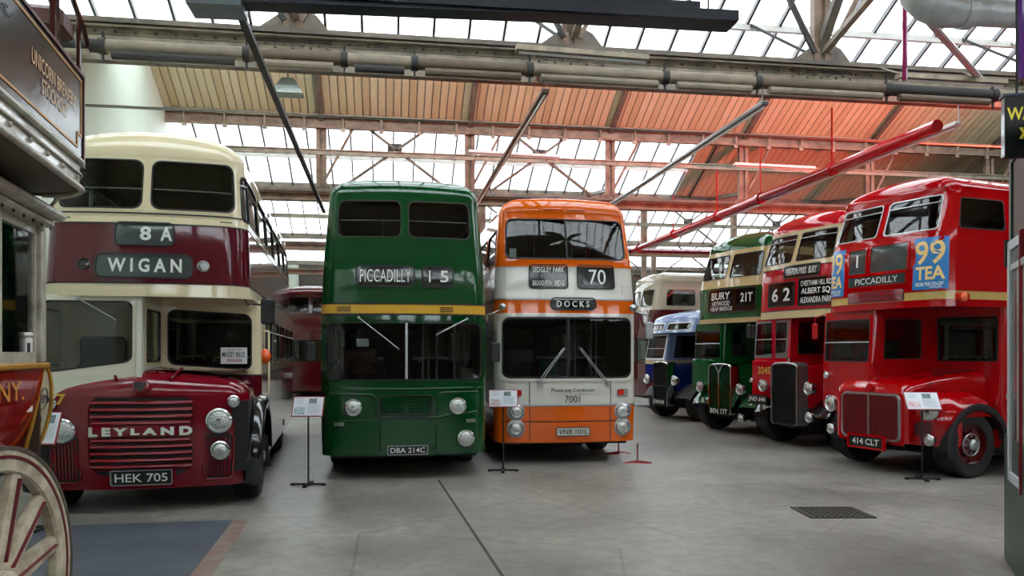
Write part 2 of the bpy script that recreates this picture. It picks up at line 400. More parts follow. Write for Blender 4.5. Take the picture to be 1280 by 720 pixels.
def green_rear_engine_bus():
    t = empty('double_decker_bus', (.27, 12.0, 0), 0)
    tag(t, 'dark green double decker bus with one yellow band, flat front, route 15 to Piccadilly', 'bus')
    G = paint('salford_green', '033d1a'); Y = paint('band_yellow', 'c69a35'); L = 9.2
    sh = Shell(L, 1.245, .2, bow=.16, inset=lin((0, .02), (1, 0), (2.4, 0), (3.2, .03), (4.1, .1), (4.3, .12)), rake=lin((0, .0), (2.5, .0), (3.0, .03), (4.2, .16)), bl=1.0)
    up = [(-1.06, -.03, 3.6, 4.22), (.03, 1.06, 3.6, 4.22)]
    wind = [(-1.2, .0, 1.44, 2.38), (.0, 1.2, 1.44, 2.38)]
    sw = [(a, a+1.28) for a in (.45, 1.85, 3.25, 4.65, 6.05)]; su = side_windows(sh, t, sw, 3.5, 4.06, G); sl = side_windows(sh, t, sw[1:], 1.6, 2.32, G)
    h = up+wind+su+sl
    sh.skin(.36, 2.46, h, 'lower_body', G, t); sh.skin(2.46, 2.62, [], 'yellow_band', Y, t, off=.002); sh.skin(2.62, 4.27, h, 'upper_body', G, t)
    for z in (2.46, 2.62): sh.skin(z-.012, z+.012, [], 'band_moulding', M_DARK, t, off=.008)
    sh.dome(4.27, .24, .42, 'roof', G, t, .03, .06)
    lining(sh, .7, 4.26, h, t, M_INT)
    for q in up:
        window(sh, t, q, .1, G, M_BLACK, name='front_window', fr=.02)
        mb = MB(); mb.tube([sh.pt(q[0]+.04+(q[1]-q[0]-.08)*i/6, 3.89, -.04) for i in range(7)], .008, 6); mb.build('handrail', M_WHITE, t)
    wf = Shell.ring
    # one windscreen surround, two panes and a centre pillar
    U = (-1.2, 1.2, 1.44, 2.38); pin = rpoly(-1.16, 1.16, 1.48, 2.34, .1); mb = MB(); sh.ring(mb, pin, to_rect(pin, *U), .006, .012); wo = mb.build('windscreen', G, t, 30)
    pin2 = [(u*.985, z+(1.91-z)*.035) for u, z in pin]; mb = MB(); sh.ring(mb, pin2, pin, .014, .012); mb.build('windscreen_seal', M_BLACK, wo, 30)
    mb = MB(); mb.loft([[sh.pt(u*k, 1.91+(z-1.91)*k, -.01) for u, z in pin2] for k in (1, .85, .7, .55, .4, .25, 0)]); mb.build('pane', M_GLASS, wo, 60, fixn=False)
    MB().bar(sh.pt(.02, 1.5, .01), sh.pt(.02, 2.33, .01), .035, .03).build('centre_pillar', M_ALU, wo)
    make_windows(sh, t, su+sl, G)
    decks(sh, t, [(.72, 'lower_floor'), (2.5, 'upper_floor')]); sh.cap(4.14, 'ceiling_panel', M_INT, t, -.06)
    seats(t, 1.2, 6, 2.5, m=M_SEATG, pitch=1.1); seats(t, 3, 4, .72, m=M_SEATG, pitch=1.2)
    poles(t, [(.3, .9), (.55, 1.3), (.8, .8), (.45, 2), (.62, 2.6)], .72, 2.45); poles(t, [(-.35, 1.6), (.4, 2.7)], 2.5, 4.1)
    # driver: seat, steering wheel, dash
    MB().box(-1.05, 1.05, .32, .6, 1.05, 1.42, .05).build('dashboard', M_INTD, t)
    mb = MB(); mb.box(-.98, -.42, .95, 1.05, 1.1, 2.0, .06); mb.box(-.98, -.42, .7, 1.1, 1.0, 1.15, .04); mb.build('driver_seat', M_SEAT, t)
    mb = MB(); mb.tube([Vector((-.62+.23*cos(a), .62+.08*sin(a), 1.55+.2*sin(a))) for a in [2*pi*i/20 for i in range(21)]], .016, 6, False); mb.tube([(-.85, .62, 1.55), (-.39, .62, 1.55)], .012, 6); mb.build('steering_wheel', M_BLACK, t)
    MB().box(-.72, -.54, .3, .31, 1.98, 2.1).build('notice', M_PAPER, t)
    blind(sh, t, -.71, .13, 2.89, 3.18, .05, M_BLIND, [('PICCADILLY', .05, .95, .18, .84, .0)], fw=.018, name='destination_blind')
    blind(sh, t, .27, .72, 2.89, 3.18, .05, M_BLIND, [('1', .2, .25, .2, .82, .0), ('5', .58, .86, .2, .82, .01)], fw=.018, name='route_number_blind')
    for a in (-.9, .62):
        mb = MB()
        for k in range(3): mb.tube([sh.pt(a-.1, 2.51+.028*k, .006), sh.pt(a+.1, 2.51+.028*k, .006)], .006, 5)
        mb.build('band_vent', M_DARK, t)
    for x, z in ((-.76, 1.08), (.79, 1.09), (.92, .6)): lampr(sh.pt(x, z, .0), .13, t, name='headlight' if z > 1 else 'fog_lamp')
    # grille with frame and louvres
    U = (-.37, .41, .95, 1.24); mb = MB(); sh.patch(mb, *U, .05, .004); gr = mb.build('grille', paint('grille_dark_green', '062b16'), t, 30)
    pi_ = rpoly(*U, .05); po = [(.02+(u-.02)*1.05, 1.095+(z-1.095)*1.13) for u, z in pi_]; mb = MB(); sh.ring(mb, pi_, po, .022, .02); mb.build('grille_frame', M_DARK, gr, 30)
    for x0, x1 in ((-.33, -.02), (.06, .37)):
        for k in range(5):
            z = .99+.05*k; mb = MB(); mb.loft([[sh.pt(x0+(x1-x0)*i/3, z+dz, o) for i in range(4)] for dz, o in ((0, .004), (.012, .03), (.03, .006))], closed=False); mb.build('louvre', G, gr)
    plate(sh, t, -.25, .33, .38, .5, 'DBA 214C')
    for x, z in ((-.97, .83), (.99, .86)):
        mb = MB(); sh.patch(mb, x-.07, x+.07, z-.025, z+.025, .01, .03, .03); mb.build('side_marker', M_ALU, t)
    for x in (-.37, .45): MB().lathe([(.04, 0), (.04, .02), (.025, .02), (.025, 0)], sh.pt(x, .46, .0), (0,-1,0), 14).build('tow_hole_ring', M_DARK, t)
    # pressed swage lines across the front
    for pts in ([(-1.1, .86), (-.55, .89), (-.35, .92), (.5, .92), (.62, .95), (1.1, 1.0)], [(-1.15, 1.36), (0, 1.35), (1.15, 1.36)], [(-1.1, 1.28), (-.5, 1.27), (-.43, 1.22), (-.43, .96)], [(1.1, 1.3), (.55, 1.29), (.48, 1.22), (.48, .96)], [(-.37, .85), (-.37, .45)], [(.47, .8), (.47, .45)]):
        mb = MB(); q = []
        for a, b in zip(pts, pts[1:]):
            q += [(a[0]+(b[0]-a[0])*i/5, a[1]+(b[1]-a[1])*i/5) for i in range(5)]
        q.append(pts[-1]); mb.tube([sh.pt(u, z, .0) for u, z in q], .016, 8); mb.build('swage', G, t, 60)
    wiper(sh, t, -.68, 2.41, -.2, 2.03); wiper(sh, t, .93, 2.4, .58, 2.22)
    sh.skin(2.39, 2.42, [], 'rain_strip', G, t, off=.02, urange=(-1.15, 1.15))
    for x in (-1.36, 1.36):
        mb = MB(); mb.tube([(math.copysign(1.2, x), .1, 2.25), (x, .02, 2.2), (x, .02, 2.05)], .01, 6); o = mb.build('mirror_arm', M_DARK, t)
        MB().box(x-.07, x+.07, -.01, .03, 1.75, 2.05, .02).build('mirror', M_BLACK, o)
    underside(t, L, 1.22)
    for y in (1.9, 7.0):
        for s in (-1, 1): wheel(t, s*1.14, y, s, hubm=M_DARK, rimm=M_DARK, key='dark')
    return t

def orange_white_bus():
    t = empty('double_decker_bus', (3.06, 13.3, 0), 0)
    tag(t, 'orange and white double decker bus with wide upper window, route 70 to Docks', 'bus')
    O = paint('orange', 'd25a04'); Wt = paint('off_white', 'cbc8be'); L = 9.4
    sh = Shell(L, 1.245, .2, bow=.14, inset=lin((0, .02), (1, 0), (2.6, 0), (3.4, .04), (4.3, .12)), rake=lin((0, 0), (2.6, 0), (2.8, .0), (3.4, .05), (4.3, .22)), bl=1.0)
    up = [(-1.12, 1.12, 3.46, 4.24)]
    wind = [(-1.16, 1.16, 1.42, 2.52)]
    sw = [(a, a+1.3) for a in (.35, 1.8, 3.25, 4.7, 6.15)]
    su = side_windows(sh, t, sw, 3.44, 4.06, O); sl = side_windows(sh, t, [(2.0+1.45*i, 3.3+1.45*i) for i in range(4)], 1.5, 2.4, O)
    h = up+wind+su+sl
    sh.skin(.36, .99, h, 'lower_body', O, t); sh.skin(.99, 2.56, h, 'lower_white_panel', Wt, t); sh.skin(2.56, 2.8, h, 'orange_band', O, t)
    sh.skin(2.8, 3.38, h, 'upper_white_panel', Wt, t); sh.skin(3.38, 4.3, h, 'upper_body', O, t)
    for z in (.99, 2.8): sh.skin(z-.013, z+.013, [], 'band_moulding', M_ALU, t, off=.01)
    sh.skin(3.36, 3.4, [], 'waist_moulding', O, t, off=.016)
    sh.dome(4.3, .26, .42, 'roof', O, t, .03, .06)
    lining(sh, .7, 4.29, h, t, M_INT)
    for hh, nm, md in ((up[0], 'front_window', .0), (wind[0], 'windscreen', .0)):
        u0, u1, z0, z1 = hh; zc = (z0+z1)/2
        fm = O if nm == 'front_window' else Wt
        pin = rpoly(u0+.03, u1-.03, z0+.03, z1-.03, .13, zb1=None); mb = MB(); sh.ring(mb, pin, to_rect(pin, u0-.003, u1+.003, z0-.003, z1+.003), .008, .012); wo = mb.build(nm, fm, t, 30)
        pin2 = [(u*.982, z+(zc-z)*.06) for u, z in pin]; mb = MB(); sh.ring(mb, pin2, pin, .018, .012); mb.build('window_seal', M_BLACK, wo, 30)
        mb = MB(); mb.loft([[sh.pt(u*k, zc+(z-zc)*k, -.01) for u, z in pin2] for k in (1, .85, .7, .55, .4, .25, 0)]); mb.build('pane', M_GLASS, wo, 60, fixn=False)
        MB().bar(sh.pt(0, z0+.04, .004), sh.pt(0, z1-.04, .004), .03, .02).build('centre_joint', M_BLACK, wo)
    # raised white surround of the windscreen
    pin = rpoly(-1.13, 1.13, 1.45, 2.5, .13); po = [(u*1.055, 1.97+(z-1.97)*1.09) for u, z in pin]; mb = MB(); sh.ring(mb, pin, po, .026, .024); mb.build('windscreen_surround', Wt, t, 30)
    make_windows(sh, t, su, O, .08); make_windows(sh, t, sl, Wt, .08)
    decks(sh, t, [(.72, 'lower_floor'), (2.55, 'upper_floor')]); sh.cap(4.14, 'ceiling_panel', M_INT, t, -.06)
    seats(t, 1.0, 6, 2.55, m=M_SEAT, pitch=1.1); seats(t, 3, 4, .72, m=M_SEAT, pitch=1.2)
    poles(t, [(.15, .8), (.4, 1.2), (.62, .9), (.85, 1.4), (.5, 2.2)], .72, 2.5); poles(t, [(-.5, 1.4), (-.2, 2.2), (.5, 1.9)], 2.55, 4.1)
    MB().tube([sh.pt(-1.0+2.0*i/8, 3.52, -.12) for i in range(9)], .015, 6).build('handrail', M_ALU, t)
    MB().box(-1.05, 1.05, .32, .6, 1.0, 1.4, .05).build('dashboard', M_INTD, t)
    mb = MB(); mb.box(-.98, -.4, .95, 1.05, 1.1, 2.0, .06); mb.box(-.98, -.4, .7, 1.1, 1.0, 1.15, .04); mb.build('driver_seat', M_INTD, t)
    mb = MB(); mb.tube([Vector((-.62+.25*cos(a), .6+.08*sin(a), 1.53+.18*sin(a))) for a in [2*pi*i/20 for i in range(21)]], .016, 6, False); mb.build('steering_wheel', M_BLACK, t)
    mb = MB(); mb.box(-.3, .0, .9, 1.1, .8, 1.75, .03); mb.build('ticket_machine', mat('ticket_green', '2b4a35', .5), t)
    MB().box(-.98, -.86, .28, .29, 3.5, 3.68).build('notice', M_PAPER, t)
    blind(sh, t, -.66, -.02, 3.0, 3.38, .04, M_BLIND, [('SEDGLEY PARK', .07, .93, .68, .92, .01), ('BROUGHTON  BRIDGE', .07, .93, .08, .32, .01)], name='place_blind')
    blind(sh, t, .18, .82, 3.0, 3.38, .04, M_BLIND, [('70', .3, .78, .16, .84, .0)], name='route_number_blind')
    blind(sh, t, -.3, .47, 2.63, 2.81, .07, M_BLIND, [('D O C K S', .12, .86, .2, .8, .015)], name='destination_blind')
    mb = MB(); sh.patch(mb, .98, 1.12, 2.9, 3.07, .01, .012, .01); v = mb.build('vent_plate', Wt, t)
    for k in range(4): MB().tube([sh.pt(1.0, 2.93+.035*k, .014), sh.pt(1.1, 2.93+.035*k, .014)], .006, 5).build('louvre', M_ALU, v)
    for a, b in ((-.4, -.04), (.04, .4)): MB().tube([sh.pt(a+(b-a)*i/4, 4.38, .012, .16) for i in range(5)], .025, 8).build('roof_vent', O, t, 60)
    # lower front: white panel, lettering, lamps
    mb = MB(); sh.patch(mb, -.33, .5, 1.19, 1.3, .01, .012, .01); n = mb.build('conductor_notice', mat('notice_white', 'c2c1b6', .4), t)
    text('Please pay Conductor', sh.fn(-.3, .46, 1.205, 1.285, .018), M_DARK, n, bold=.01)
    text('7001', sh.fn(-.07, .2, 1.04, 1.16, .01), M_DARK, t, name='fleet_number')
    for u in (-.67, .75):
        MB().bar(sh.pt(u, .37, .0), sh.pt(u, 1.4, .0), .014, .01).build('panel_joint', M_DARK, t)
    sh.skin(.71, .725, [], 'panel_joint', M_DARK, t, off=.006, urange=(-1.15, 1.15))
    U = (-.38, .5, .46, .66); mb = MB(); sh.patch(mb, *U, .02, .022, .02); mb.build('plate_recess_panel', O, t, 30)
    plate(sh, t, -.21, .36, .48, .61, 'VNB 101L', mat('plate_reflective_white', 'b9b8aa', .5), M_DARK, edge=M_DARK, off=.035)
    for x in (-.9, .97):
        for z in (.89, .61):
            mb = MB(); mb.lathe([(.125, -.01), (.16, .0), (.155, .02), (.12, .03)], sh.pt(x, z), (0,-1,0), 24); mb.build('lamp_surround', M_ALU, t, 30)
            lampr(sh.pt(x, z, .01), .115, t)
        s = 1 if x > 0 else -1
        mb = MB(); sh.patch(mb, x-.1, x+.1, 1.14, 1.27, .04, .03, .03); b = mb.build('indicator', M_ALU, t)
        mb = MB(); sh.patch(mb, x-.09*(s > 0)-.02*(s < 0), x+.02*(s > 0)+.09*(s < 0), 1.155, 1.255, .03, .045, .02); mb.build('indicator_lens', M_REDL, b)
    for u0, u1 in ((-.55, -.1), (.64, .17)):
        mb = MB()
        for dx in (0, .05): mb.tube([sh.pt(u0+dx, 1.38, .05), sh.pt(u1+dx*.6, 1.97, .05)], .009, 6)
        mb.bar(sh.pt(u0+.02, 1.36, .03), sh.pt(u0+.1, 1.36, .03), .05, .04); o = mb.build('wiper_arm', M_ALU, t)
        d = (sh.pt(u1, 1.97, .04)-sh.pt(u0, 1.38, .04)); a = sh.pt(u0, 1.38, .04); MB().bar(a+d*.45, a+d*1.02, .012, .02).build('wiper_blade', M_BLACK, o)
    for x, s in ((1.42, 1), (-1.4, -1)):
        mb = MB(); mb.tube([(s*1.16, .05, 2.62), (s*1.3, -.05, 2.55), (x, -.02, 2.52), (x, -.02, 2.42)], .014, 6); o = mb.build('mirror_arm', M_ALU, t)
        MB().box(x-.07, x+.07, -.03, .02, 2.12, 2.42, .03).build('mirror', M_ALU if s > 0 else M_BLACK, o)
        MB().lathe([(.0, -.02), (.06, 0), (.06, .06), (0, .1)], (s*1.14, .05, 2.66), (0, -1, 0), 12).build('marker_lamp', M_ALU, t)
    underside(t, L, 1.22)
    for y in (2.0, 7.1):
        for s in (-1, 1): wheel(t, s*1.12, y, s, hubm=M_DARK, rimm=M_DARK, key='dark')
    return t

def wigan_bus():
    t = empty('double_decker_bus', (-2.86, 10.08, 0), R(3.3))
    tag(t, 'maroon and cream double decker bus with slatted front grille, route 8A to Wigan', 'bus')
    Mr = paint('maroon', '520418'); C = paint('cream', 'd8caa8'); L = 9.1; Mr2 = paint('bonnet_red', '72061a')
    up = Shell(L, 1.18, .3, bow=.14, inset=lin((2.6, 0), (3.4, .03), (4.2, .09)), rake=lin((2.5, 0), (2.75, .0), (3.4, .04), (4.25, .16)), bl=1.0)
    fw = [(-1.06, -.02, 3.6, 4.26), (.03, 1.07, 3.6, 4.26)]
    sw = [(.5+1.42*i, 1.82+1.42*i) for i in range(6)]; su = side_windows(up, t, sw, 3.5, 4.16, C)
    q = side_u(up, .06); fq = [(q-.0, side_u(up, .45), 3.5, 4.16), (-side_u(up, .45), -q, 3.5, 4.16)]
    h = fw+su+fq
    up.skin(2.58, 2.72, [], 'lower_cream_band', C, t); up.skin(2.72, 3.44, h, 'maroon_panel', Mr, t); up.skin(3.44, 4.3, h, 'upper_body', C, t)
    for z in (2.72, 3.44): up.skin(z-.008, z+.008, [], 'band_line', M_DARK, t, off=.006)
    up.skin(3.555, 3.575, [], 'drip_moulding', M_DARK, t, off=.014, urange=(-1.25, 1.25))
    up.skin(2.56, 2.6, [], 'canopy_moulding', C, t, off=.02)
    up.dome(4.3, .2, .5, 'roof', C, t, .06, .17)
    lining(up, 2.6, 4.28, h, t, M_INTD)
    for f in fw:
        window(up, t, f, .11, C, M_BLACK, name='front_window', fr=.02)
        MB().tube([up.pt(f[0]+.04+(f[1]-f[0]-.08)*i/6, 3.88, -.035) for i in range(7)], .011, 6).build('handrail', M_WHITE, t)
    make_windows(up, t, su+fq, C, .08, bars=(4.0,))
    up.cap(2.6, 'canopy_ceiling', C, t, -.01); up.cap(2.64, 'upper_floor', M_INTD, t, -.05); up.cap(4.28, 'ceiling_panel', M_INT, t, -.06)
    seats(t, .9, 6, 2.62, pitch=1.15)
    blind(up, t, -.32, .32, 3.19, 3.44, .05, M_BLINDG, [('8', .42, .62, .18, .86, .03), ('A', .78, .99, .18, .86, .03)], name='route_number_blind', tm=M_WHITE)
    blind(up, t, -.53, .53, 2.8, 3.06, .07, M_BLINDG, [('W I G A N', .12, .9, .2, .84, .03)], name='destination_blind', tm=M_WHITE)
    for x in (-.67, .67): MB().lathe([(.07, 0), (.07, .02), (.055, .025), (.05, .005), (0, .01)], up.pt(x, 2.94, 0), (0,-1,0), 20).build('round_vent', M_BLIND if x < 0 else M_ALU, t, 30)
    for x in (-1.0, 1.0):
        MB().bar(up.pt(x, 2.74, .004), up.pt(x, 3.43, .004), .035, .012).build('cover_strip', Mr, t)
    for x in (-.6, .6):
        MB().bar(up.pt(x, 2.74, .003), up.pt(x, 3.1, .003), .02, .008).build('cover_strip', Mr, t)
        MB().bar(up.pt(x*1.55-.07, 3.5, .006), up.pt(x*1.55+.07, 3.5, .006), .01, .008, (0,1,0)).build('vent_slot', M_DARK, t)
    # saloon behind
    lo = Shell(L-1.12, 1.235, .16, y0=1.12, inset=lin((.4, .02), (1.2, 0), (2.6, 0)))
    bw = [(.0, 1.17, 1.68, 2.52)]
    sw2 = [(.55+1.42*i, 1.87+1.42*i) for i in range(5)]; sl = side_windows(lo, t, sw2, 1.72, 2.4, C)
    h2 = bw+sl
    lo.skin(.36, 1.58, h2, 'lower_body', Mr, t); lo.skin(1.58, 2.6, h2, 'saloon_window_band', C, t); lo.skin(1.575, 1.595, [], 'band_line', M_DARK, t, off=.006)
    window(lo, t, bw[0], .1, C, M_BLACK, name='bulkhead_window', zb1=1.6, zt1=2.46, fr=.05); make_windows(lo, t, sl, C, .08, bars=(2.2,))
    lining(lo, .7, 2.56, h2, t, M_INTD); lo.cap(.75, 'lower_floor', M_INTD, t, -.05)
    seats(t, 2.6, 4, .75, pitch=1.2)
    mb = MB(); mb.add([lo.pt(.72, 1.74, .01), lo.pt(1.06, 1.74, .01), lo.pt(1.06, 1.96, .01), lo.pt(.72, 1.96, .01)], [(0,1,2,3)]); nb = mb.build('window_notice', M_PAPER, t)
    text('BUILT BY', lo.fn(.82, .99, 1.91, 1.945, .014), mat('notice_red', 'a33032', .6), nb); text('MASSEY BROS.', lo.fn(.74, 1.04, 1.83, 1.9, .014), mat('notice_blue', '27405e', .6), nb, bold=.015); text('WIGAN.', lo.fn(.8, 1.0, 1.765, 1.81, .014), mat('notice_red', 'a33032', .6), nb, bold=.02)
    # cab on the left: front with windscreen, sides
    cb = Shell(1.18, .6, .1, cx=-.625, y0=.05, bow=-.0, rake=lambda z: .03*max(0, z-1.6)+.0, inset=lambda z: 0)
    ch = [(-.54, .52, 1.62, 2.54)]; uu = side_u(cb, .15), side_u(cb, 1.0); cside = [(uu[0], uu[1], 1.74, 2.46), (-uu[1], -uu[0], 1.7, 2.46)]
    cb.skin(1.0, 2.58, ch+cside, 'cab', paint('cab_white', 'd6d2c0'), t); window(cb, t, ch[0], .09, paint('cab_white', 'd6d2c0'), M_BLACK, name='windscreen', zb1=1.75, fr=.03); make_windows(cb, t, cside, C, .06, name='cab_window')
    MB().bar(cb.pt(.56, 1.6, .02), cb.pt(.56, 2.58, .02), .06, .05).build('cab_pillar', mat('pillar_white', 'cfcdc2', .4), t)
    wiper(cb, t, -.1, 2.53, .28, 2.3, .1)
    mb = MB(); mb.tube([Vector((-.65+.22*cos(a), .5+.1*sin(a), 1.68+.16*sin(a))) for a in [2*pi*i/20 for i in range(21)]], .015, 6, False); mb.build('steering_wheel', M_BLACK, t)
    mb = MB(); mb.box(-.95, -.4, .85, .95, 1.2, 2.1, .05); mb.build('driver_seat', M_INTD, t)
    # full width bonnet front: profile lofted across x with domed top
    bn = Shell(1.25, 1.2, .22, y0=-.1, bow=.2, inset=lin((.25, .05), (.6, .01), (1.0, 0), (1.3, .02)), bl=1.0)
    bn.skin(.28, 1.38, [], 'bonnet_front', Mr2, t, urange=(-bn.H+bn.F, bn.H-bn.F))
    us = bn.usteps([]); rows = []
    for i in range(9):
        a = i/8*pi/2; rows.append([bn.pt(u, 1.38+(.30*(1-.35*abs(bn.pt(u, 1, 0).x)/1.2))*sin(a), 0, .02+.35*(1-cos(a))) for u in us])
    rows.append([Vector((p.x*.3, .6+.4*p.y, p.z+.03)) for p in rows[-1]]); MB().grid(rows).build('bonnet_top', Mr2, t, 60, fixn=False)
    MB().grid([[(-.95+.0*i, y, 1.66) for y in (.3, 1.1)] for i in range(1)]+[[(x, y, 1.62+.06*cos(x)) for y in (.3, 1.14)] for x in (-.9, -.4, 0, .4, .9, 1.1)]).build('bonnet_deck', Mr2, t)
    # grille panel: raised surround, dark recess, slats, vents
    po = rpoly(-.68, .68, .36, 1.5, .25); pi_ = [(u*.86, .93+(z-.93)*.86) for u, z in po]; mb = MB(); bn.ring(mb, [(u, min(z, 1.38)) for u, z in pi_], [(u, min(z, 1.385)) for u, z in po], .03, .03); mb.build('grille_surround', Mr2, t, 50)
    mb = MB(); bn.patch(mb, -.56, .56, .52, 1.36, .1, .006); gr = mb.build('grille', M_DARK, t, 30)
    zs = [1.30, 1.22, 1.14, 1.065, .86, .785, .705, .625, .55]
    for i, z in enumerate(zs):
        wd = .56-.02*(i > 2)+.02*(i > 4); mb = MB(); n = 10
        mb.loft([[bn.pt(-wd+2*wd*j/n, z+dz, o) for j in range(n+1)] for dz, o in ((-.029, .0), (-.024, .03), (-.008, .05), (.012, .045), (.022, .03), (.026, .0))], closed=False); mb.build('slat', Mr2, gr, 60)
    text('L E Y L A N D', lambda a, b: bn.pt(-.57+1.14*a, .93+.075*b+.02*abs(2*a-1)*(b-.5)*2, .06), M_WHITE, t, name='maker_lettering', bold=.06)
    mb = MB(); mb.loft([[bn.pt(-.57+1.14*j/10, z, o) for j in range(11)] for z, o in ((.9, .0), (.905, .04), (1.04, .04), (1.045, 0))], closed=False); mb.build('lettering_bar', Mr2, gr, 60)
    for x in (-.45, .47):
        mb = MB(); bn.patch(mb, x-.09, x+.09, .42, .5, .01, .012, .01); mb.build('air_slot', M_DARK, t)
    plate(bn, t, -.33, .33, .34, .5, 'HEK 705', off=.04)
    for s in (-1, 1):      # corner grilles of vertical bars
        x = .85*s; mb = MB(); bn.patch(mb, x-.15, x+.15, .36, .92, .05, .004); cg = mb.build('corner_grille', M_DARK, t, 30)
        for k in range(7): MB().bar(bn.pt(x-.12+.04*k, .4, .01), bn.pt(x-.12+.04*k, .88, .01), .018, .02).build('grille_bar', Mr2, cg)
        MB().tube([bn.pt(x-.17, .88, .01), bn.pt(x-.17, .42, .01), bn.pt(x-.13, .36, .01), bn.pt(x+.13, .36, .01), bn.pt(x+.17, .42, .01), bn.pt(x+.17, .88, .01)], .016, 8).build('grille_lip', Mr2, cg, 60)
    lampr(bn.pt(-.87, .98, .02), .15, t); lampr(bn.pt(.86, 1.07, .02), .155, t); lampr(bn.pt(.88, .72, .04), .115, t, 'fog_lamp', depth=.08)
    lampr(bn.pt(1.02, 1.3, .02), .075, t, 'side_lamp'); lampr(bn.pt(-1.02, 1.3, .02), .075, t, 'side_lamp')
    mb = MB(); mb.lathe([(.1, 0), (.1, .03), (.085, .04), (.0, .045)], bn.pt(0, 1.5, .03)+Vector((0,-.0,0)), (0,-1,.3), 24); bd = mb.build('badge', Mr2, t, 30)
    mb = MB(); c = bn.pt(0, 1.5, .08); mb.loft([[c+Vector((x, -.0-o, z)) for x, z in ((-.07,.04), (0,.055), (.07,.04), (.06,-.02), (0,-.06), (-.06,-.02))] for o in (0, .015)], caps=True); mb.build('badge_shield', M_CHROME, bd)
    text('57', bn.fn(-1.06, -.85, 1.28, 1.41, .015), M_GOLD, t, name='fleet_number', bold=.03)
    # bonnet handles / swages
    for x in (-.3, .3): MB().tube([(x, -.0, 1.58), (x*1.15, .1, 1.64), (x*1.2, .4, 1.69)], .02, 8).build('bonnet_rib', Mr2, t, 60)
    # nearside wing (black) over the front wheel, and offside wing
    for s in (1, -1):
        mb = MB(); rows = []
        for k in range(11):
            a = R(-24+k*20.4); ca, sa = cos(a), sin(a); rows.append([(s*xx, .8-rr*ca, .57+rr*sa) for xx, rr in ((1.12, .7), (1.17, .76), (1.26, .775), (1.33, .75), (1.36, .7), (1.355, .64), (1.34, .6))])
        mb.grid(rows); mb.build('front_wing', mat('paint_black', '0b0d12', .15, coat=.8), t, 60)
        mb = MB(); mb.add([(s*1.3, 1.4, .75), (s*1.0, 1.4, .75), (s*1.0, 1.44, .3), (s*1.34, 1.44, .3)], [(0,1,2,3)]); mb.build('mud_flap', M_BLACK, t)
        wheel(t, s*1.22, .8, s, r=.53, hubm=M_ALU, rimm=Mr2, key='wigan'); wheel(t, s*1.13, 6.0, s, r=.53, hubm=M_ALU, rimm=Mr2, key='wigan')
    mb = MB(); mb.tube([(1.1, .3, 2.62), (1.15, .25, 2.5), (1.4, .1, 2.48)], .012, 6); o = mb.build('mirror_arm', M_BLACK, t); MB().box(1.33, 1.5, .07, .11, 2.24, 2.56, .05).build('mirror', M_BLACK, o)
    MB().lathe([(.0, -.02), (.09, 0), (.11, .05), (.07, .1), (0, .12)], (1.235, 1.35, 1.84), (1,0,0), 16).build('indicator', M_AMBER, t, 60)
    mb = MB(); mb.tube([(1.3, 1.62, 2.2), (1.3, 1.62, 1.3)], .014, 8); mb.tube([(1.24, 1.62, 2.2), (1.3, 1.62, 2.2)], .012, 6); mb.tube([(1.24, 1.62, 1.3), (1.3, 1.62, 1.3)], .012, 6); mb.build('door_handrail', M_CREAMT, t)
    MB().box(-1.19, 1.19, .05, 1.15, .45, 1.3).build('engine_block', M_DARK, t)
    underside(t, L, 1.2)
    return t

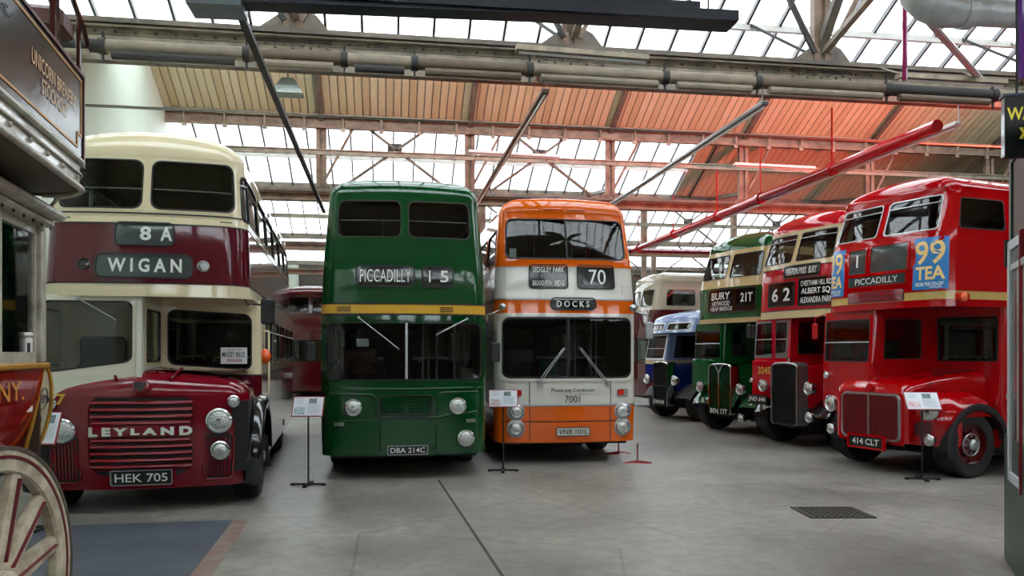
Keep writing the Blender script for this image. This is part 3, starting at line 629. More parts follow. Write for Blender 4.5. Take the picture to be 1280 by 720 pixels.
def halfcab(name, label, loc, rz, c):
    """traditional half cab double decker: c holds the look"""
    t = empty(name, loc, rz); tag(t, label, 'bus'); A, B, D = c['main'], c['band'], c['roof']; L = c.get('L', 8.2); hw = 1.22; z0, z1 = c['fz']; zt = z1+.1
    up = Shell(L, hw, .26, bow=.12, inset=lin((2.6, 0), (z0, .03), (4.3, .1)), rake=lin((2.5, 0), (z0-.2, .02), (4.3, .2)), bl=1.0)
    fw = [(-1.06, -.04, z0, z1), (.04, 1.06, z0, z1)]
    sw = [(c.get('sw0', .42)+1.36*i, c.get('sw0', .42)+1.22+1.36*i) for i in range(5)]; su = side_windows(up, t, sw, z0, z1-.06, A); h = fw+su
    bz = c['bands']  # list of (z0,z1,mat,name)
    for a, b, m, nm in bz: up.skin(a, b, h, nm, m, t)
    for a, b, m, nm in bz[1:]: up.skin(a-.008, a+.008, [], 'band_line', c['line'], t, off=.01)
    top = bz[-1][1]; up.dome(top, c.get('rh', .22), .5, 'roof', D, t, .06, .12)
    lining(up, 2.64, top-.01, h, t)
    wm = c['wm']
    for f in fw:
        window(up, t, f, .06, wm, M_BLACK if not c.get('chromewin') else M_ALU, name='front_window', fr=.025, bars=c.get('fbars', ()), barm=c.get('barm'))
        if not c.get('fbars'): MB().tube([up.pt(f[0]+.04+(f[1]-f[0]-.08)*i/6, (z0+z1)/2-.06, -.1) for i in range(7)], .011, 6).build('handrail', M_ALU, t)
    make_windows(up, t, su, wm, .06)
    up.cap(2.58, 'canopy_ceiling', c.get('ceil', A), t, -.005); up.cap(2.64, 'upper_floor', M_INTD, t, -.05); up.cap(top-.01, 'ceiling_panel', M_INT, t, -.06)
    seats(t, .9, 5, 2.62, pitch=1.15, m=c.get('seat'))
    lo = Shell(L-1.35, 1.225, .12, y0=1.35, inset=lambda z: 0)
    bw = [(.0, 1.14, 1.72, 2.5)]; sl = side_windows(lo, t, [(.35+1.36*i, 1.6+1.36*i) for i in range(4)], 1.62, 2.4, A); h2 = bw+sl
    lo.skin(.42, 2.58, h2, 'saloon_body', A, t); make_windows(lo, t, sl, A, .06); window(lo, t, bw[0], .05, A, M_BLACK, name='bulkhead_window', fr=.03)
    lining(lo, .7, 2.55, h2, t); lo.cap(.75, 'lower_floor', M_INTD, t, -.05); seats(t, 2.4, 4, .75, pitch=1.2, m=c.get('seat'))
    cb = Shell(1.4, .56, .07, cx=-.655, y0=.04, rake=lambda z: .07*max(0, z-1.7))
    cz = c['cabz']; ch = [(-.52, .52, cz[0], cz[1])]; ua, ub = side_u(cb, .2), side_u(cb, 1.1); cs = [(ua, ub, cz[0]+.05, cz[1]), (-ub, -ua, cz[0]+.05, cz[1])]
    cb.skin(c.get('cab0', .95), 2.58, ch+cs, 'cab', A, t); window(cb, t, ch[0], .05, c.get('cabframe', A), M_BLACK, name='windscreen', bars=(c['cabbar'],), barm=c.get('barm'), zb1=c.get('czb1'), fr=.035); make_windows(cb, t, cs, A, .05, name='cab_window')
    mb = MB(); mb.tube([Vector((-.65+.22*cos(a), .5+.1*sin(a), 1.75+.16*sin(a))) for a in [2*pi*i/20 for i in range(21)]], .015, 6, False); mb.build('steering_wheel', M_BLACK, t)
    MB().box(-.95, -.4, .9, 1.0, 1.2, 2.1, .05).build('driver_seat', M_INTD, t)
    for b in c['blinds']: blind(up, t, *b)
    underside(t, L, 1.18, y0=.6)
    MB().box(-.4, .4, .15, 1.4, .35, .8).build('engine_block', M_DARK, t)
    for s in (-1, 1):
        wheel(t, s*1.12, c.get('wy', .62), s, r=.5, hubm=M_ALU, rimm=c['hub'], key=label[:12]); wheel(t, s*1.12, 5.6, s, r=.5, hubm=M_ALU, rimm=c['hub'], key=label[:12])
    return t, up, lo, cb

def radiator(t, x0, x1, z0, z1, y0, frame, core, n=26, depth=.3, bodym=None):
    """exposed radiator: rounded shell, core, vertical fins"""
    prof = []
    hwid = (x1-x0)/2; cx = (x0+x1)/2
    def out(k, y, rise=.09):
        pts = []
        for i in range(9): a = pi*(i/8); pts.append((cx+hwid*k*cos(a)*(.93 if 0 < i < 8 else 1), y, z1-.06+(.06+rise*.2)*sin(a)**.6*k+(0 if k == 1 else -.02)))
        pts += [(cx-hwid*k, y, z0+.08), (cx-hwid*k*.86, y, z0+.02*(2-k)), (cx+hwid*k*.86, y, z0+.02*(2-k)), (cx+hwid*k, y, z0+.08)]
        return pts
    mb = MB(); mb.loft([out(1, y0+depth), out(1.0, y0+.02), out(.99, y0), out(.93, y0-.0), out(.92, y0+.03)]); o = mb.build('radiator', frame, t, 40)
    MB().add(out(.925, y0+.028), [tuple(range(13))]).build('radiator_core', core, o)
    for i in range(n):
        x = cx-hwid*.86+2*hwid*.86*i/(n-1); MB().bar((x, y0+.02, z0+.07), (x, y0+.02, z1-.05), .008, .012).build('radiator_fin', core, o)
    return o

def routemaster():
    Rd = paint('bus_red', 'a00208'); Cr = paint('band_cream', 'b69a5c'); 
    t, up, lo, cb = halfcab('double_decker_bus', 'red double decker bus with wide mesh grille and two blue 99 TEA adverts', (7.75, 11.8, 0), R(-77), dict(
        main=Rd, band=Cr, roof=Rd, line=Rd, wm=Rd, fz=(3.72, 4.32), sw0=.2, bands=[(2.58, 2.68, Rd, 'skirt_panel'), (2.68, 2.82, Cr, 'cream_band'), (2.82, 4.4, Rd, 'upper_body')], rh=.16,
        chromewin=True, fbars=(4.17,), barm=M_ALU, cabz=(1.7, 2.48), cabbar=2.06, hub=paint('hub_maroon', '4a0a0c'), wy=.72, blinds=[], L=8.4))
    # destination surround
    blind(up, t, -.6, -.22, 3.18, 3.58, .02, M_BLINDG, [('1', .45, .55, .28, .78, .03)], Rd, .03, name='route_number_blind')
    blind(up, t, -.12, .58, 3.18, 3.6, .03, M_BLINDG, [], Rd, .03, name='place_blind')
    blind(up, t, -.6, .56, 2.97, 3.13, .02, M_BLINDG, [('PICCADILLY', .14, .88, .2, .82, .0)], Rd, .03, name='destination_blind')
    mb = MB(); up.patch(mb, -.6, .54, 2.7, 2.88, .02, .01, .01); g = mb.build('intake_grille', mat('mesh_maroon', '4a0a16', .6), t, 30)
    for k in range(6): MB().tube([up.pt(-.58+1.1*j/6, 2.72+.029*k, .012) for j in range(7)], .005, 5).build('grille_wire', Rd, g)
    Bl = mat('advert_blue', '1c6fae', .35, coat=.3); Yl = mat('advert_cream', 'e3c079', .5)
    for u0, u1, in ((-1.22, -.72), (.68, 1.2)):
        mb = MB(); up.patch(mb, u0, u1, 2.84, 3.63, .005, .01, .008); ad = mb.build('tea_advert', Bl, t, 30)
        w_ = u1-u0
        text('99', up.fn(u0+.04, u1-.04, 3.22, 3.58, .013), Yl, ad, bold=.012); text('TEA', up.fn(u0+.05, u1-.04, 2.99, 3.19, .013), Yl, ad, bold=.03)
        text('FROM THE CO-OP', up.fn(u0+.05, u1-.07, 2.89, 2.95, .013), M_WHITE, ad, bold=.03, shear=.02)
        MB().tube([up.pt(u1-.24+.16*j/3, 2.87, .013) for j in range(4)], .005, 4).build('underline', M_WHITE, ad)
    # faired nose: wings, bonnet, grille
    ns = Shell(1.5, 1.2, .38, y0=-.06, bow=.2, inset=lin((.45, .06), (.7, .01), (.95, .02), (1.15, .1), (1.28, .3)), bl=1.0)
    wa, wb = side_u(ns, .52), side_u(ns, 1.24)
    arch = [(side_u(ns, .42), side_u(ns, 1.3), .4, .92), (-side_u(ns, 1.3), -side_u(ns, .42), .4, .92)]
    ns.skin(.48, 1.0, arch, 'wing_panel', Rd, t); ns.skin(1.0, 1.28, [], 'wing_top', Rd, t, smooth=60)
    us = ns.usteps([]); MB().grid([[ns.pt(u, 1.28) for u in us], [Vector((p.x*.6, p.y*.5+.7, 1.34)) for p in [ns.pt(u, 1.28) for u in us]]]).build('wing_crown', Rd, t, 60)
    for s in (-1, 1):
        cy = .06*-1+.86; rows = []
        for k in range(13):
            a = R(-18+k*18); rows.append([(s*1.12, .8-.56*cos(a), .5+.52*sin(a)), (s*1.225, .8-.56*cos(a), .5+.52*sin(a)), (s*1.235, .8-.61*cos(a), .5+.57*sin(a)), (s*1.21, .8-.66*cos(a), .5+.63*sin(a))])
        MB().grid(rows).build('wheel_arch_lip', M_BLACK, t, 60)
        rows = [[(s*1.2, .8-.6*cos(R(-10+k*20)), .5+.56*sin(R(-10+k*20))), (s*.95, .8-.6*cos(R(-10+k*20)), .5+.56*sin(R(-10+k*20)))] for k in range(11)]
        MB().grid(rows).build('wheel_arch_liner', M_DARK, t, 60)
    # bonnet hump
    def sec(y, x0, x1, zt, zb=.9, r=.16):
        pts = [(x0, y, zb)]
        for k in range(7): a = R(180-15*k); pts.append((x0+r+r*cos(a), y, zt-r*.7+r*.7*sin(a)))
        pts.append(((x0+x1)/2, y, zt+.02))
        for k in range(7): a = R(90-15*k); pts.append((x1-r+r*cos(a), y, zt-r*.7+r*.7*sin(a)))
        pts.append((x1, y, zb)); return pts
    mb = MB(); mb.loft([sec(-.1, -.66, .66, 1.26, .5, .1), sec(-.07, -.72, .72, 1.36, .5), sec(.05, -.74, .74, 1.43), sec(.5, -.72, .78, 1.52), sec(1.0, -.7, .84, 1.58), sec(1.42, -.7, .9, 1.62)], closed=False)
    mb.build('bonnet', Rd, t, 45)
    MB().add([(p[0], -.1, p[2]) for p in sec(-.1, -.66, .66, 1.26, .46, .1)], [tuple(range(17))]).build('grille_backing', Rd, t)
    gp = rpoly(-.6, .6, .5, 1.25, .1, n=4); mb = MB(); y = -.13
    mb.loft([[(u, -.1, z) for u, z in gp], [(u*.98, y, .875+(z-.875)*.98) for u, z in gp], [(u*.94, y, .875+(z-.875)*.91) for u, z in gp], [(u*.93, -.115, .875+(z-.875)*.9) for u, z in gp]]); gf = mb.build('radiator_grille', M_ALU, t, 40)
    MB().add([(u*.94, -.112, .875+(z-.875)*.91) for u, z in gp], [tuple(range(len(gp)))]).build('grille_mesh', mat('grille_mesh_red', '4d0b12', .6), gf)
    for k in range(40):
        x = -.55+1.1*k/39; MB().bar((x, -.118, .53), (x, -.118, 1.22), .007, .008).build('grille_wire', mat('grille_wire_red', '7b0d14', .5), gf)
    MB().bar((0, -.135, .5), (0, -.135, 1.25), .03, .02).build('centre_strip', M_ALU, gf)
    MB().lathe([(.07, 0), (.07, .02), (0, .03)], (0, -.1, 1.33), (0,-1,.25), 20).build('badge', Rd, t, 30)
    mb = MB(); mb.box(-.34, .34, -.2, -.15, .38, .56, .01); b = mb.build('number_plate', M_DARK, t)
    text('414 CLT', lambda a, c: Vector((-.27+.54*a, -.205, .42+.1*c)), M_WHITE, b, bold=.02)
    pp = rpoly(-.34, .34, .38, .56, .02); mb = MB(); mb.loft([[(u*1.1, -.16, .47+(z-.47)*1.3) for u, z in pp], [(u*1.1, -.21, .47+(z-.47)*1.3) for u, z in pp], [(u*.98, -.21, .47+(z-.47)*.94) for u, z in pp]]); mb.build('plate_surround', Rd, b)
    for x in (-.98, .98): lampr((x, .02+(abs(x)-.7)*.15, 1.02), .15, t, axis=(x*.12, -1, 0)); 
    for x in (-1.0, .98): lampr((x, .08, .58), .09, t, 'fog_lamp')
    for s in (-1, 1):
        mb = MB(); ns.patch(mb, s*.86-.12, s*.86+.12, .62, .84, .04, .006); mb.build('air_grille', mat('mesh_maroon', '4a0a16', .6), t)
    lampr((-1.05, .03, 1.5), .06, t, 'side_lamp')
    MB().lathe([(.07, 0), (.07, .03), (.03, .04), (0, .02)], (1.225, 1.7, 1.42), (1,0,0), 18).build('filler_cap', M_CHROME, t, 30)
    MB().tube([(.76, .3, 1.38), (.8, .27, 1.42), (.86, .25, 1.42)], .014, 8).build('bonnet_catch', M_CHROME, t)
    MB().lathe([(.0, -.02), (.07, 0), (.07, .05), (0, .08)], (1.225, .42, 2.72), (1,0,0), 14).build('indicator', M_AMBER, t)
    MB().box(1.2, 1.26, .3, .56, 2.66, 2.78, .02).build('indicator_bracket', M_REDL, t)
    mb = MB(); mb.add([(1.226, 1.36, 1.26), (1.226, 2.1, 1.3), (1.226, 2.1, 1.2), (1.226, 1.36, 1.18)], [(0,1,2,3)]); mb.build('chafing_plate', M_ALU, t)
    mb = MB(); mb.tube([(-1.2, .1, 2.55), (-1.3, -.02, 2.5), (-1.3, -.02, 2.4)], .012, 6); o = mb.build('mirror_arm', Rd, t); MB().box(-1.37, -1.24, -.04, .0, 2.12, 2.4, .02).build('mirror', Rd, o)

def red_tall_radiator_bus():
    Rd = paint('bus_red_two', 'b4061a'); Cr = paint('cream_two', 'c9b387')
    Lns = [(-.2, .76, 3.4, 3.62, .03, M_BLIND, [('HEATON PARK  BURY', .06, .94, .18, .82, .015)]),
           (-.7, .12, 2.84, 3.3, .03, M_BLIND, [('6', .14, .4, .2, .78, .02), ('2', .6, .86, .2, .78, .02)]),
           (.26, 1.12, 2.82, 3.34, .03, M_BLIND, [('CHEETHAM HILL RD.', .05, .95, .72, .92, .015), ('ALBERT SQ', .08, .9, .38, .64, .02), ('ALEXANDRA PARK', .05, .95, .08, .3, .015)])]
    x, y = W(5.56, 16.05)
    t, up, lo, cb = halfcab('double_decker_bus', 'red double decker bus with cream window pillars and tall black radiator, route 62', (x, y, 0), R(-79), dict(
        main=Rd, band=Cr, roof=Rd, line=M_DARK, wm=Cr, fz=(3.68, 4.32), bands=[(2.58, 2.74, Cr, 'lower_cream_band'), (2.74, 3.6, Rd, 'upper_panel'), (3.6, 4.36, Cr, 'window_band')], rh=.24,
        cabz=(1.78, 2.54), cabbar=2.16, czb1=1.86, cabframe=M_ALU, barm=M_ALU, hub=Rd, blinds=Lns, fbars=(4.18,), ceil=M_INTD))
    radiator(t, -.4, .4, .42, 1.68, -.14, M_ALU, M_DARK); 
    MB().lathe([(.03, 0), (.03, .04), (.05, .05), (.05, .08), (0, .09)], (0, .0, 1.69), (0,0,1), 12).build('radiator_cap', M_CHROME, t)
    mb = MB(); mb.loft([[(x, y, .8), (x, y, z-.1), (x+.05, y, z), (.38, y, z), (.43, y, z-.1), (.43, y, .8)] for x, y, z in ((-.42, .1, 1.64), (-.42, 1.36, 1.7))], closed=False); mb.build('bonnet', Rd, t)
    MB().box(-1.2, -.4, .0, .08, .93, 1.72, .02).build('cab_front_panel', Rd, t)
    text('3245', lambda a, b: Vector((-.98+.4*a, -.006, 1.44+.15*b)), M_GOLD, t, name='fleet_number', bold=.03)
    for s in (-1, 1): front_wing(t, s, paint('wing_black', '0c0c0f'))
    for x in (-.66, .72):
        lampr((x, -.1, 1.2), .13, t, bowl=True); MB().bar((x, .05, 1.12), (x, -.0, 1.2), .03, .03).build('lamp_bracket', M_DARK, t)
    lampr((.85, -.2, .66), .1, t, 'fog_lamp', bowl=True); lampr((-1.14, -.02, 1.3), .05, t, 'side_lamp')
    mb = MB(); mb.box(-1.22, -.58, -.1, -.07, .8, 1.0, .01); b = mb.build('number_plate', M_DARK, t); text('JND 646', lambda a, c: Vector((-1.19+.56*a, -.105, .84+.12*c)), M_WHITE, b, bold=.03, shear=.06)
    MB().bar((-.5, .02, .9), (-.5, .02, 2.55), .05, .06).build('cab_pillar', Rd, t)
    MB().box(-1.33, -1.2, -.05, .0, 2.2, 2.5, .02).build('mirror', M_BLACK, t)

def front_wing(t, s, m, w0=.5, w1=1.22, r=.62, y=.62):
    rows = []
    for k in range(11):
        a = R(20+k*14); yy, zz = y-r*cos(a), .42+r*sin(a)
        rows.append([(s*w0, yy, zz-.04), (s*(w0+.1), yy, zz), (s*(w1-.12), yy, zz), (s*w1, yy+.02, zz-.05), (s*w1, yy+.03, zz-.12)])
    MB().grid(rows).build('front_wing', m, t, 60)

def green_bury_bus():
    G = paint('bury_green', '0a5525'); Cr = paint('cream_three', 'c3ae7c'); 
    x, y = W(4.97, 18.75)
    t, up, lo, cb = halfcab('double_decker_bus', 'green double decker bus with cream window band and divided green radiator, blind reading Bury', (x, y, 0), R(-74), dict(
        main=G, band=Cr, roof=G, line=Cr, wm=Cr, fz=(3.6, 4.22), bands=[(2.58, 2.68, Cr, 'lower_cream_band'), (2.68, 3.42, G, 'upper_panel'), (3.42, 4.3, Cr, 'window_band')], rh=.28,
        cabz=(1.72, 2.46), cabbar=2.1, barm=M_ALU, hub=G, seat=M_SEATG, ceil=M_INTD,
        blinds=[(-.6, .95, 2.84, 3.36, .03, M_BLIND, [('BURY', .06, .5, .56, .9, .02), ('21T', .72, .95, .4, .8, .02), ('HEYWOOD', .08, .5, .28, .5, .015), ('HEAP BRIDGE', .05, .56, .05, .24, .015)])]))
    o = radiator(t, -.4, .4, .42, 1.62, -.14, M_CHROME, paint('radiator_green', '0c3a20'), n=20)
    MB().bar((0, -.15, .44), (0, -.15, 1.42), .03, .03).build('radiator_strip', M_CHROME, o)
    for s in (-1, 1): MB().bar((0, -.15, 1.42), (s*.14, -.15, 1.6), .025, .03).build('radiator_strip', M_CHROME, o)
    text('BEN 177', lambda a, b: Vector((-.3+.6*a, -.165, .46+.12*b)), M_WHITE, t, name='registration', bold=.02)
    mb = MB(); mb.loft([[(x, y, .8), (x, y, z-.1), (x+.05, y, z), (.38, y, z), (.43, y, z-.1), (.43, y, .8)] for x, y, z in ((-.42, .1, 1.6), (-.42, 1.36, 1.68))], closed=False); mb.build('bonnet', G, t)
    MB().box(-1.2, -.4, .0, .08, .95, 1.72, .02).build('cab_front_panel', G, t)
    for s in (-1, 1): front_wing(t, s, paint('wing_green', '0f5a38'), r=.66)
    for x in (-.7, .72):
        lampr((x, -.12, 1.06), .13, t, bowl=True); MB().bar((x, .05, .98), (x, -.02, 1.06), .03, .03).build('lamp_bracket', M_DARK, t)
    lampr((.85, -.2, .42), .1, t, 'fog_lamp', bowl=True); lampr((1.1, -.0, 1.5), .06, t, 'side_lamp')
    MB().bar((-.12, .02, 1.6), (-.12, .02, 2.55), .05, .06).build('cab_pillar', G, t)
    MB().box(1.0, 1.14, -.08, -.03, 2.2, 2.5, .02).build('mirror', M_BLACK, t)

def blue_bus():
    B = paint('bus_blue', '0f2360'); Lb = paint('pale_blue', '7d8fb4'); Cr = paint('cream_four', 'b9ab86')
    x, y = W(4.3, 22.6); t = empty('single_decker_bus', (x, y, 0), R(-78)); tag(t, 'blue and white single decker bus with tall black radiator, behind the orange bus', 'bus')
    L = 8.0; sh = Shell(L, 1.2, .22, bow=.12, rake=lin((2.4, 0), (2.8, .15)), inset=lin((2.3, 0), (2.8, .06)))
    h = [(-1.05, -.2, 2.5, 2.72), (.0, 1.05, 2.5, 2.72)]; sh.skin(2.44, 2.8, h, 'dome_front', Lb, t); sh.dome(2.8, .14, .5, 'roof', Lb, t, .08)
    for q in h: window(sh, t, q, .05, M_WHITE, M_BLACK, name='destination_window', fr=.02)
    lo = Shell(L-1.3, 1.2, .12, y0=1.3); bw = [(.0, 1.1, 1.7, 2.36)]; sl = side_windows(lo, t, [(.35+1.3*i, 1.5+1.3*i) for i in range(4)], 1.6, 2.3, B); h2 = bw+sl
    lo.skin(.45, 1.6, h2, 'lower_body', B, t); lo.skin(1.6, 1.7, h2, 'cream_band', Cr, t); lo.skin(1.7, 2.44, h2, 'window_band', B, t)
    for q in h2: window(lo, t, q, .05, B, M_BLACK, name='side_window' if q[2] < 1.65 else 'bulkhead_window', fr=.02)
    lo.cap(.75, 'lower_floor', M_INTD, t, -.05); sh.cap(2.46, 'ceiling_panel', M_INTD, t, -.02); seats(t, 2.4, 4, .75, pitch=1.2)
    cb = Shell(1.35, .55, .07, cx=-.64, y0=.05, rake=lambda z: .2*max(0, z-1.6)); ch = [(-.51, .51, 1.68, 2.4)]
    ua, ub = side_u(cb, .3), side_u(cb, 1.1); cs = [(ua, ub, 1.74, 2.36), (-ub, -ua, 1.74, 2.36)]
    cb.skin(1.0, 1.55, [], 'cab_front', B, t); cb.skin(1.55, 1.66, [], 'cab_cream_band', Cr, t); cb.skin(1.66, 2.46, ch+cs, 'cab', Lb, t)
    window(cb, t, ch[0], .06, M_WHITE, M_BLACK, name='windscreen', bars=(2.0,), fr=.04); make_windows(cb, t, cs, B, .05, name='cab_window')
    radiator(t, -.38, .38, .36, 1.62, -.14, M_CHROME, M_DARK, n=18)
    MB().bar((-.36, -.17, .95), (.36, -.17, .95), .03, .03).build('radiator_strip', M_CHROME, t)
    mb = MB(); mb.box(-.3, .3, -.17, -.15, .42, .58, .01); b = mb.build('number_plate', M_DARK, t); text('CWH 818', lambda a, c: Vector((-.27+.54*a, -.175, .45+.1*c)), M_WHITE, b, bold=.02)
    mb = MB(); mb.loft([[(x, y, .8), (x, y, z-.1), (x+.05, y, z), (.38, y, z), (.43, y, z-.1), (.43, y, .8)] for x, y, z in ((-.42, .1, 1.58), (-.42, 1.3, 1.6))], closed=False); mb.build('bonnet', B, t)
    for s in (-1, 1): front_wing(t, s, M_BLACK)
    for x in (-.7, .75): lampr((x, -.12, 1.12), .14, t, bowl=True)
    mb = MB(); mb.box(.62, 1.02, 1.28, 1.3, 1.4, 1.54, .005); b = mb.build('running_plate', M_ALU, t)
    underside(t, L, 1.15, y0=.6); MB().box(-.4, .4, .1, 1.3, .35, .8).build('engine_block', M_DARK, t)
    for s in (-1, 1):
        wheel(t, s*1.08, .62, s, r=.48, hubm=M_ALU, rimm=B, key='blue'); wheel(t, s*1.08, 5.4, s, r=.48, hubm=M_ALU, rimm=B, key='blue')

def plain_decker(loc, rz, label, colu, coll, roofc, L=8.5, top=4.35):
    A = paint(*colu); B = paint(*coll); C = paint(*roofc); t = empty('double_decker_bus', loc, rz); tag(t, label, 'bus')
    sh = Shell(L, 1.22, .3, bow=.1, inset=lin((2.6, 0), (3.5, .03), (4.2, .09)), rake=lin((2.6, 0), (4.2, .2)))
    ys = [(.45+1.35*i, 1.68+1.35*i) for i in range(5)]; su = side_windows(sh, t, ys, 3.42, 4.02, A); sl = side_windows(sh, t, ys, 1.6, 2.35, A)
    f = [(-1.02, -.04, 3.42, 4.05), (.04, 1.02, 3.42, 4.05), (-1.05, -.02, 1.5, 2.4), (.02, 1.05, 1.5, 2.4)]; h = su+sl+f
    sh.skin(.4, 3.32, h, 'lower_body', B, t); sh.skin(3.32, top-.2, h, 'upper_body', A, t); sh.dome(top-.2, .2, .42, 'roof', C, t, .08)
    make_windows(sh, t, su+f[:2], A, .07); make_windows(sh, t, sl+f[2:], B, .07); lining(sh, .7, top-.22, h, t)
    sh.cap(.75, 'lower_floor', M_INTD, t, -.05); sh.cap(2.5, 'upper_floor', M_INTD, t, -.05); seats(t, .9, 6, 2.5, pitch=1.15); underside(t, L, 1.18)
    for x in (-.85, .85): lampr(sh.pt(x, 1.0, 0), .13, t)
    for y in (1.5, 6.5):
        for s in (-1, 1): wheel(t, s*1.12, y, s, hubm=M_ALU, rimm=B, key='plain'+colu[0])
green_rear_engine_bus(); orange_white_bus(); wigan_bus(); routemaster(); red_tall_radiator_bus(); green_bury_bus(); blue_bus()
x, y = W(4.55, 26.2)
plain_decker((x, y+1.6, 0), R(-87), 'maroon double decker bus with cream roof, behind the blue single decker', ('cream_five', 'b5ab95'), ('maroon_two', '4c0a16'), ('cream_five', 'b5ab95'), top=4.5)
x, y = W(-7.4, 33)
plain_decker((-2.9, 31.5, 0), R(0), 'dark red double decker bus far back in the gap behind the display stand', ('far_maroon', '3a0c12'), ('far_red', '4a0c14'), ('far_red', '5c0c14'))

# ================================================================== SETTING
XL, XR, YB, YF = -5.9, 21.5, 56.0, -9.0
def struct(o): o['kind'] = 'structure'; return o
def setting():
    # ---- floor
    m = mat('concrete_floor', '938e87', .42, noise=.45, nscale=.55, bump=.12, bscale=25, dirt='6b6862', rvar=.16)
    nt = m.node_tree; b = nt.nodes['Principled BSDF']; base = b.inputs['Base Color'].links[0].from_socket
    tc = nt.nodes.new('ShaderNodeTexCoord'); n = nt.nodes.new('ShaderNodeTexNoise'); n.inputs['Scale'].default_value = 5; n.inputs['Detail'].default_value = 10; n.inputs['Roughness'].default_value = .75
    nt.links.new(tc.outputs['Object'], n.inputs['Vector']); r = nt.nodes.new('ShaderNodeValToRGB'); r.color_ramp.elements[0].position = .32; r.color_ramp.elements[1].position = .68
    r.color_ramp.elements[0].color = (.45, .44, .42, 1); r.color_ramp.elements[1].color = (1.08, 1.07, 1.06, 1); nt.links.new(n.outputs[0], r.inputs[0])
    mx = nt.nodes.new('ShaderNodeMix'); mx.data_type = 'RGBA'; mx.blend_type = 'MULTIPLY'; mx.inputs[0].default_value = .8
    nt.links.new(base, mx.inputs[6]); nt.links.new(r.outputs[0], mx.inputs[7])
    v = nt.nodes.new('ShaderNodeTexVoronoi'); v.feature = 'DISTANCE_TO_EDGE'; v.inputs['Scale'].default_value = .33; n3 = nt.nodes.new('ShaderNodeTexNoise'); n3.inputs['Scale'].default_value = 1.2; n3.inputs['Detail'].default_value = 6
    ad = nt.nodes.new('ShaderNodeVectorMath'); ad.operation = 'ADD'; nt.links.new(tc.outputs['Object'], ad.inputs[0]); nt.links.new(n3.outputs['Color'], ad.inputs[1]); nt.links.new(ad.outputs[0], v.inputs['Vector'])
    cr = nt.nodes.new('ShaderNodeMapRange'); cr.inputs[1].default_value = 0; cr.inputs[2].default_value = .006; cr.inputs[3].default_value = .55; cr.inputs[4].default_value = 1; nt.links.new(v.outputs[0], cr.inputs[0])
    mx2 = nt.nodes.new('ShaderNodeMix'); mx2.data_type = 'RGBA'; mx2.blend_type = 'MULTIPLY'; mx2.inputs[0].default_value = .8
    nt.links.new(mx.outputs[2], mx2.inputs[6]); nt.links.new(cr.outputs[0], mx2.inputs[7]); nt.links.new(mx2.outputs[2], b.inputs['Base Color'])
    mb = MB(); mb.box(XL-.3, XR+.3, YF-.3, YB+.3, -.3, 0); struct(mb.build('floor', m))
    fl = bpy.data.objects['floor']
    # slab joint, painted area
    a, c = P(548, 600, 1900/160), P(640, 738, 1900/298)
    a.z = c.z = .0; MB().bar(a+Vector((0,0,.001)), c+Vector((0,0,.001)), .03, .006).build('slab_joint', mat('joint_filler', '3b3a39', .8), fl)
    G = lambda px, py: P(px, py, 1900/(py-440))
    pts = [G(-60, 662), G(292, 650), G(234, 724), G(120, 900), G(-200, 900)]
    mb = MB(); mb.loft([[Vector((p.x, p.y, z)) for p in pts] for z in (-.01, .004)], caps=True); mb.build('painted_walkway', mat('floor_paint_grey_blue', '4d545e', .5, noise=.4, nscale=2, bump=.1, dirt='3a4048'), fl)
    pts = [G(292, 650), G(312, 649), G(262, 724), G(234, 724)]
    mb = MB(); mb.loft([[Vector((p.x, p.y, z)) for p in pts] for z in (-.01, .003)], caps=True); mb.build('worn_red_edging', mat('floor_paint_worn_red', '77716a', .5, noise=.5, nscale=5, dirt='74483f'), fl)
    pts = [G(1184, 590), G(1204, 590), G(1203, 593), G(1183, 593)]
    mb = MB(); mb.loft([[Vector((p.x, p.y, z)) for p in pts] for z in (-.01, .003)], caps=True); mb.build('yellow_mark', mat('floor_paint_yellow', '8a6a20', .5), fl)
    # ---- walls
    gw = mat('wall_pale_green', 'e2eee0', .55, noise=.08, nscale=.8)
    mb = MB(); mb.box(XL-.3, XL, YF, YB, 0, 12); struct(mb.build('wall_left', gw))
    br = mat('wall_cream_brick', '4d473d', .7, noise=.3, nscale=3, bump=.2)
    mb = MB(); mb.box(XR, XR+.3, YF, YB, 0, 12); struct(mb.build('wall_right', br))
    mb = MB(); mb.box(XL-.3, XR+.3, YB, YB+.3, 0, 12); struct(mb.build('wall_back', br))
    mb = MB(); mb.box(XL-.3, XR+.3, YF-.3, YF, 0, 3.4); mb.box(XL-.3, XR+.3, YF-.3, YF, 6.2, 12); xs_ = [XL-.3]
    for i in range(6): xs_ += [XL+1.0+4.4*i, XL+4.0+4.4*i]
    xs_.append(XR+.3)
    for q in range(0, len(xs_), 2):
        if xs_[q+1] > xs_[q]: mb.box(xs_[q], xs_[q+1], YF-.3, YF, 3.4, 6.2)
    struct(mb.build('wall_front', br))
    for i in range(6):
        x0 = XL+1.0+4.4*i; mb = MB()
        for f in range(6): mb.box(x0+.58*f, x0+.06+.58*f, YF-.2, YF-.1, 3.4, 6.2)
        for f in range(4): mb.box(x0, x0+3.0, YF-.2, YF-.1, 3.4+.91*f, 3.46+.91*f)
        wn = struct(mb.build('window_%d' % (i+11), M_DARK)); MB().box(x0, x0+3, YF-.16, YF-.15, 3.4, 6.2).build('window_glazing', glass('clear_window', 'f2f6f8', .97), wn)
    # high windows in the far wall
    for i in range(6):
        x = XL+2+4.2*i; fr = MB(); fr.box(x-.05, x+3.1, YB-.06, YB-.0, 2.6, 2.7); fr.box(x-.05, x+3.1, YB-.06, YB, 5.2, 5.3)
        for k in range(5): fr.box(x-.05+.77*k, x+.02+.77*k, YB-.06, YB, 2.6, 5.3)
        o = struct(fr.build('window_%d' % (i+1), M_WHITE))
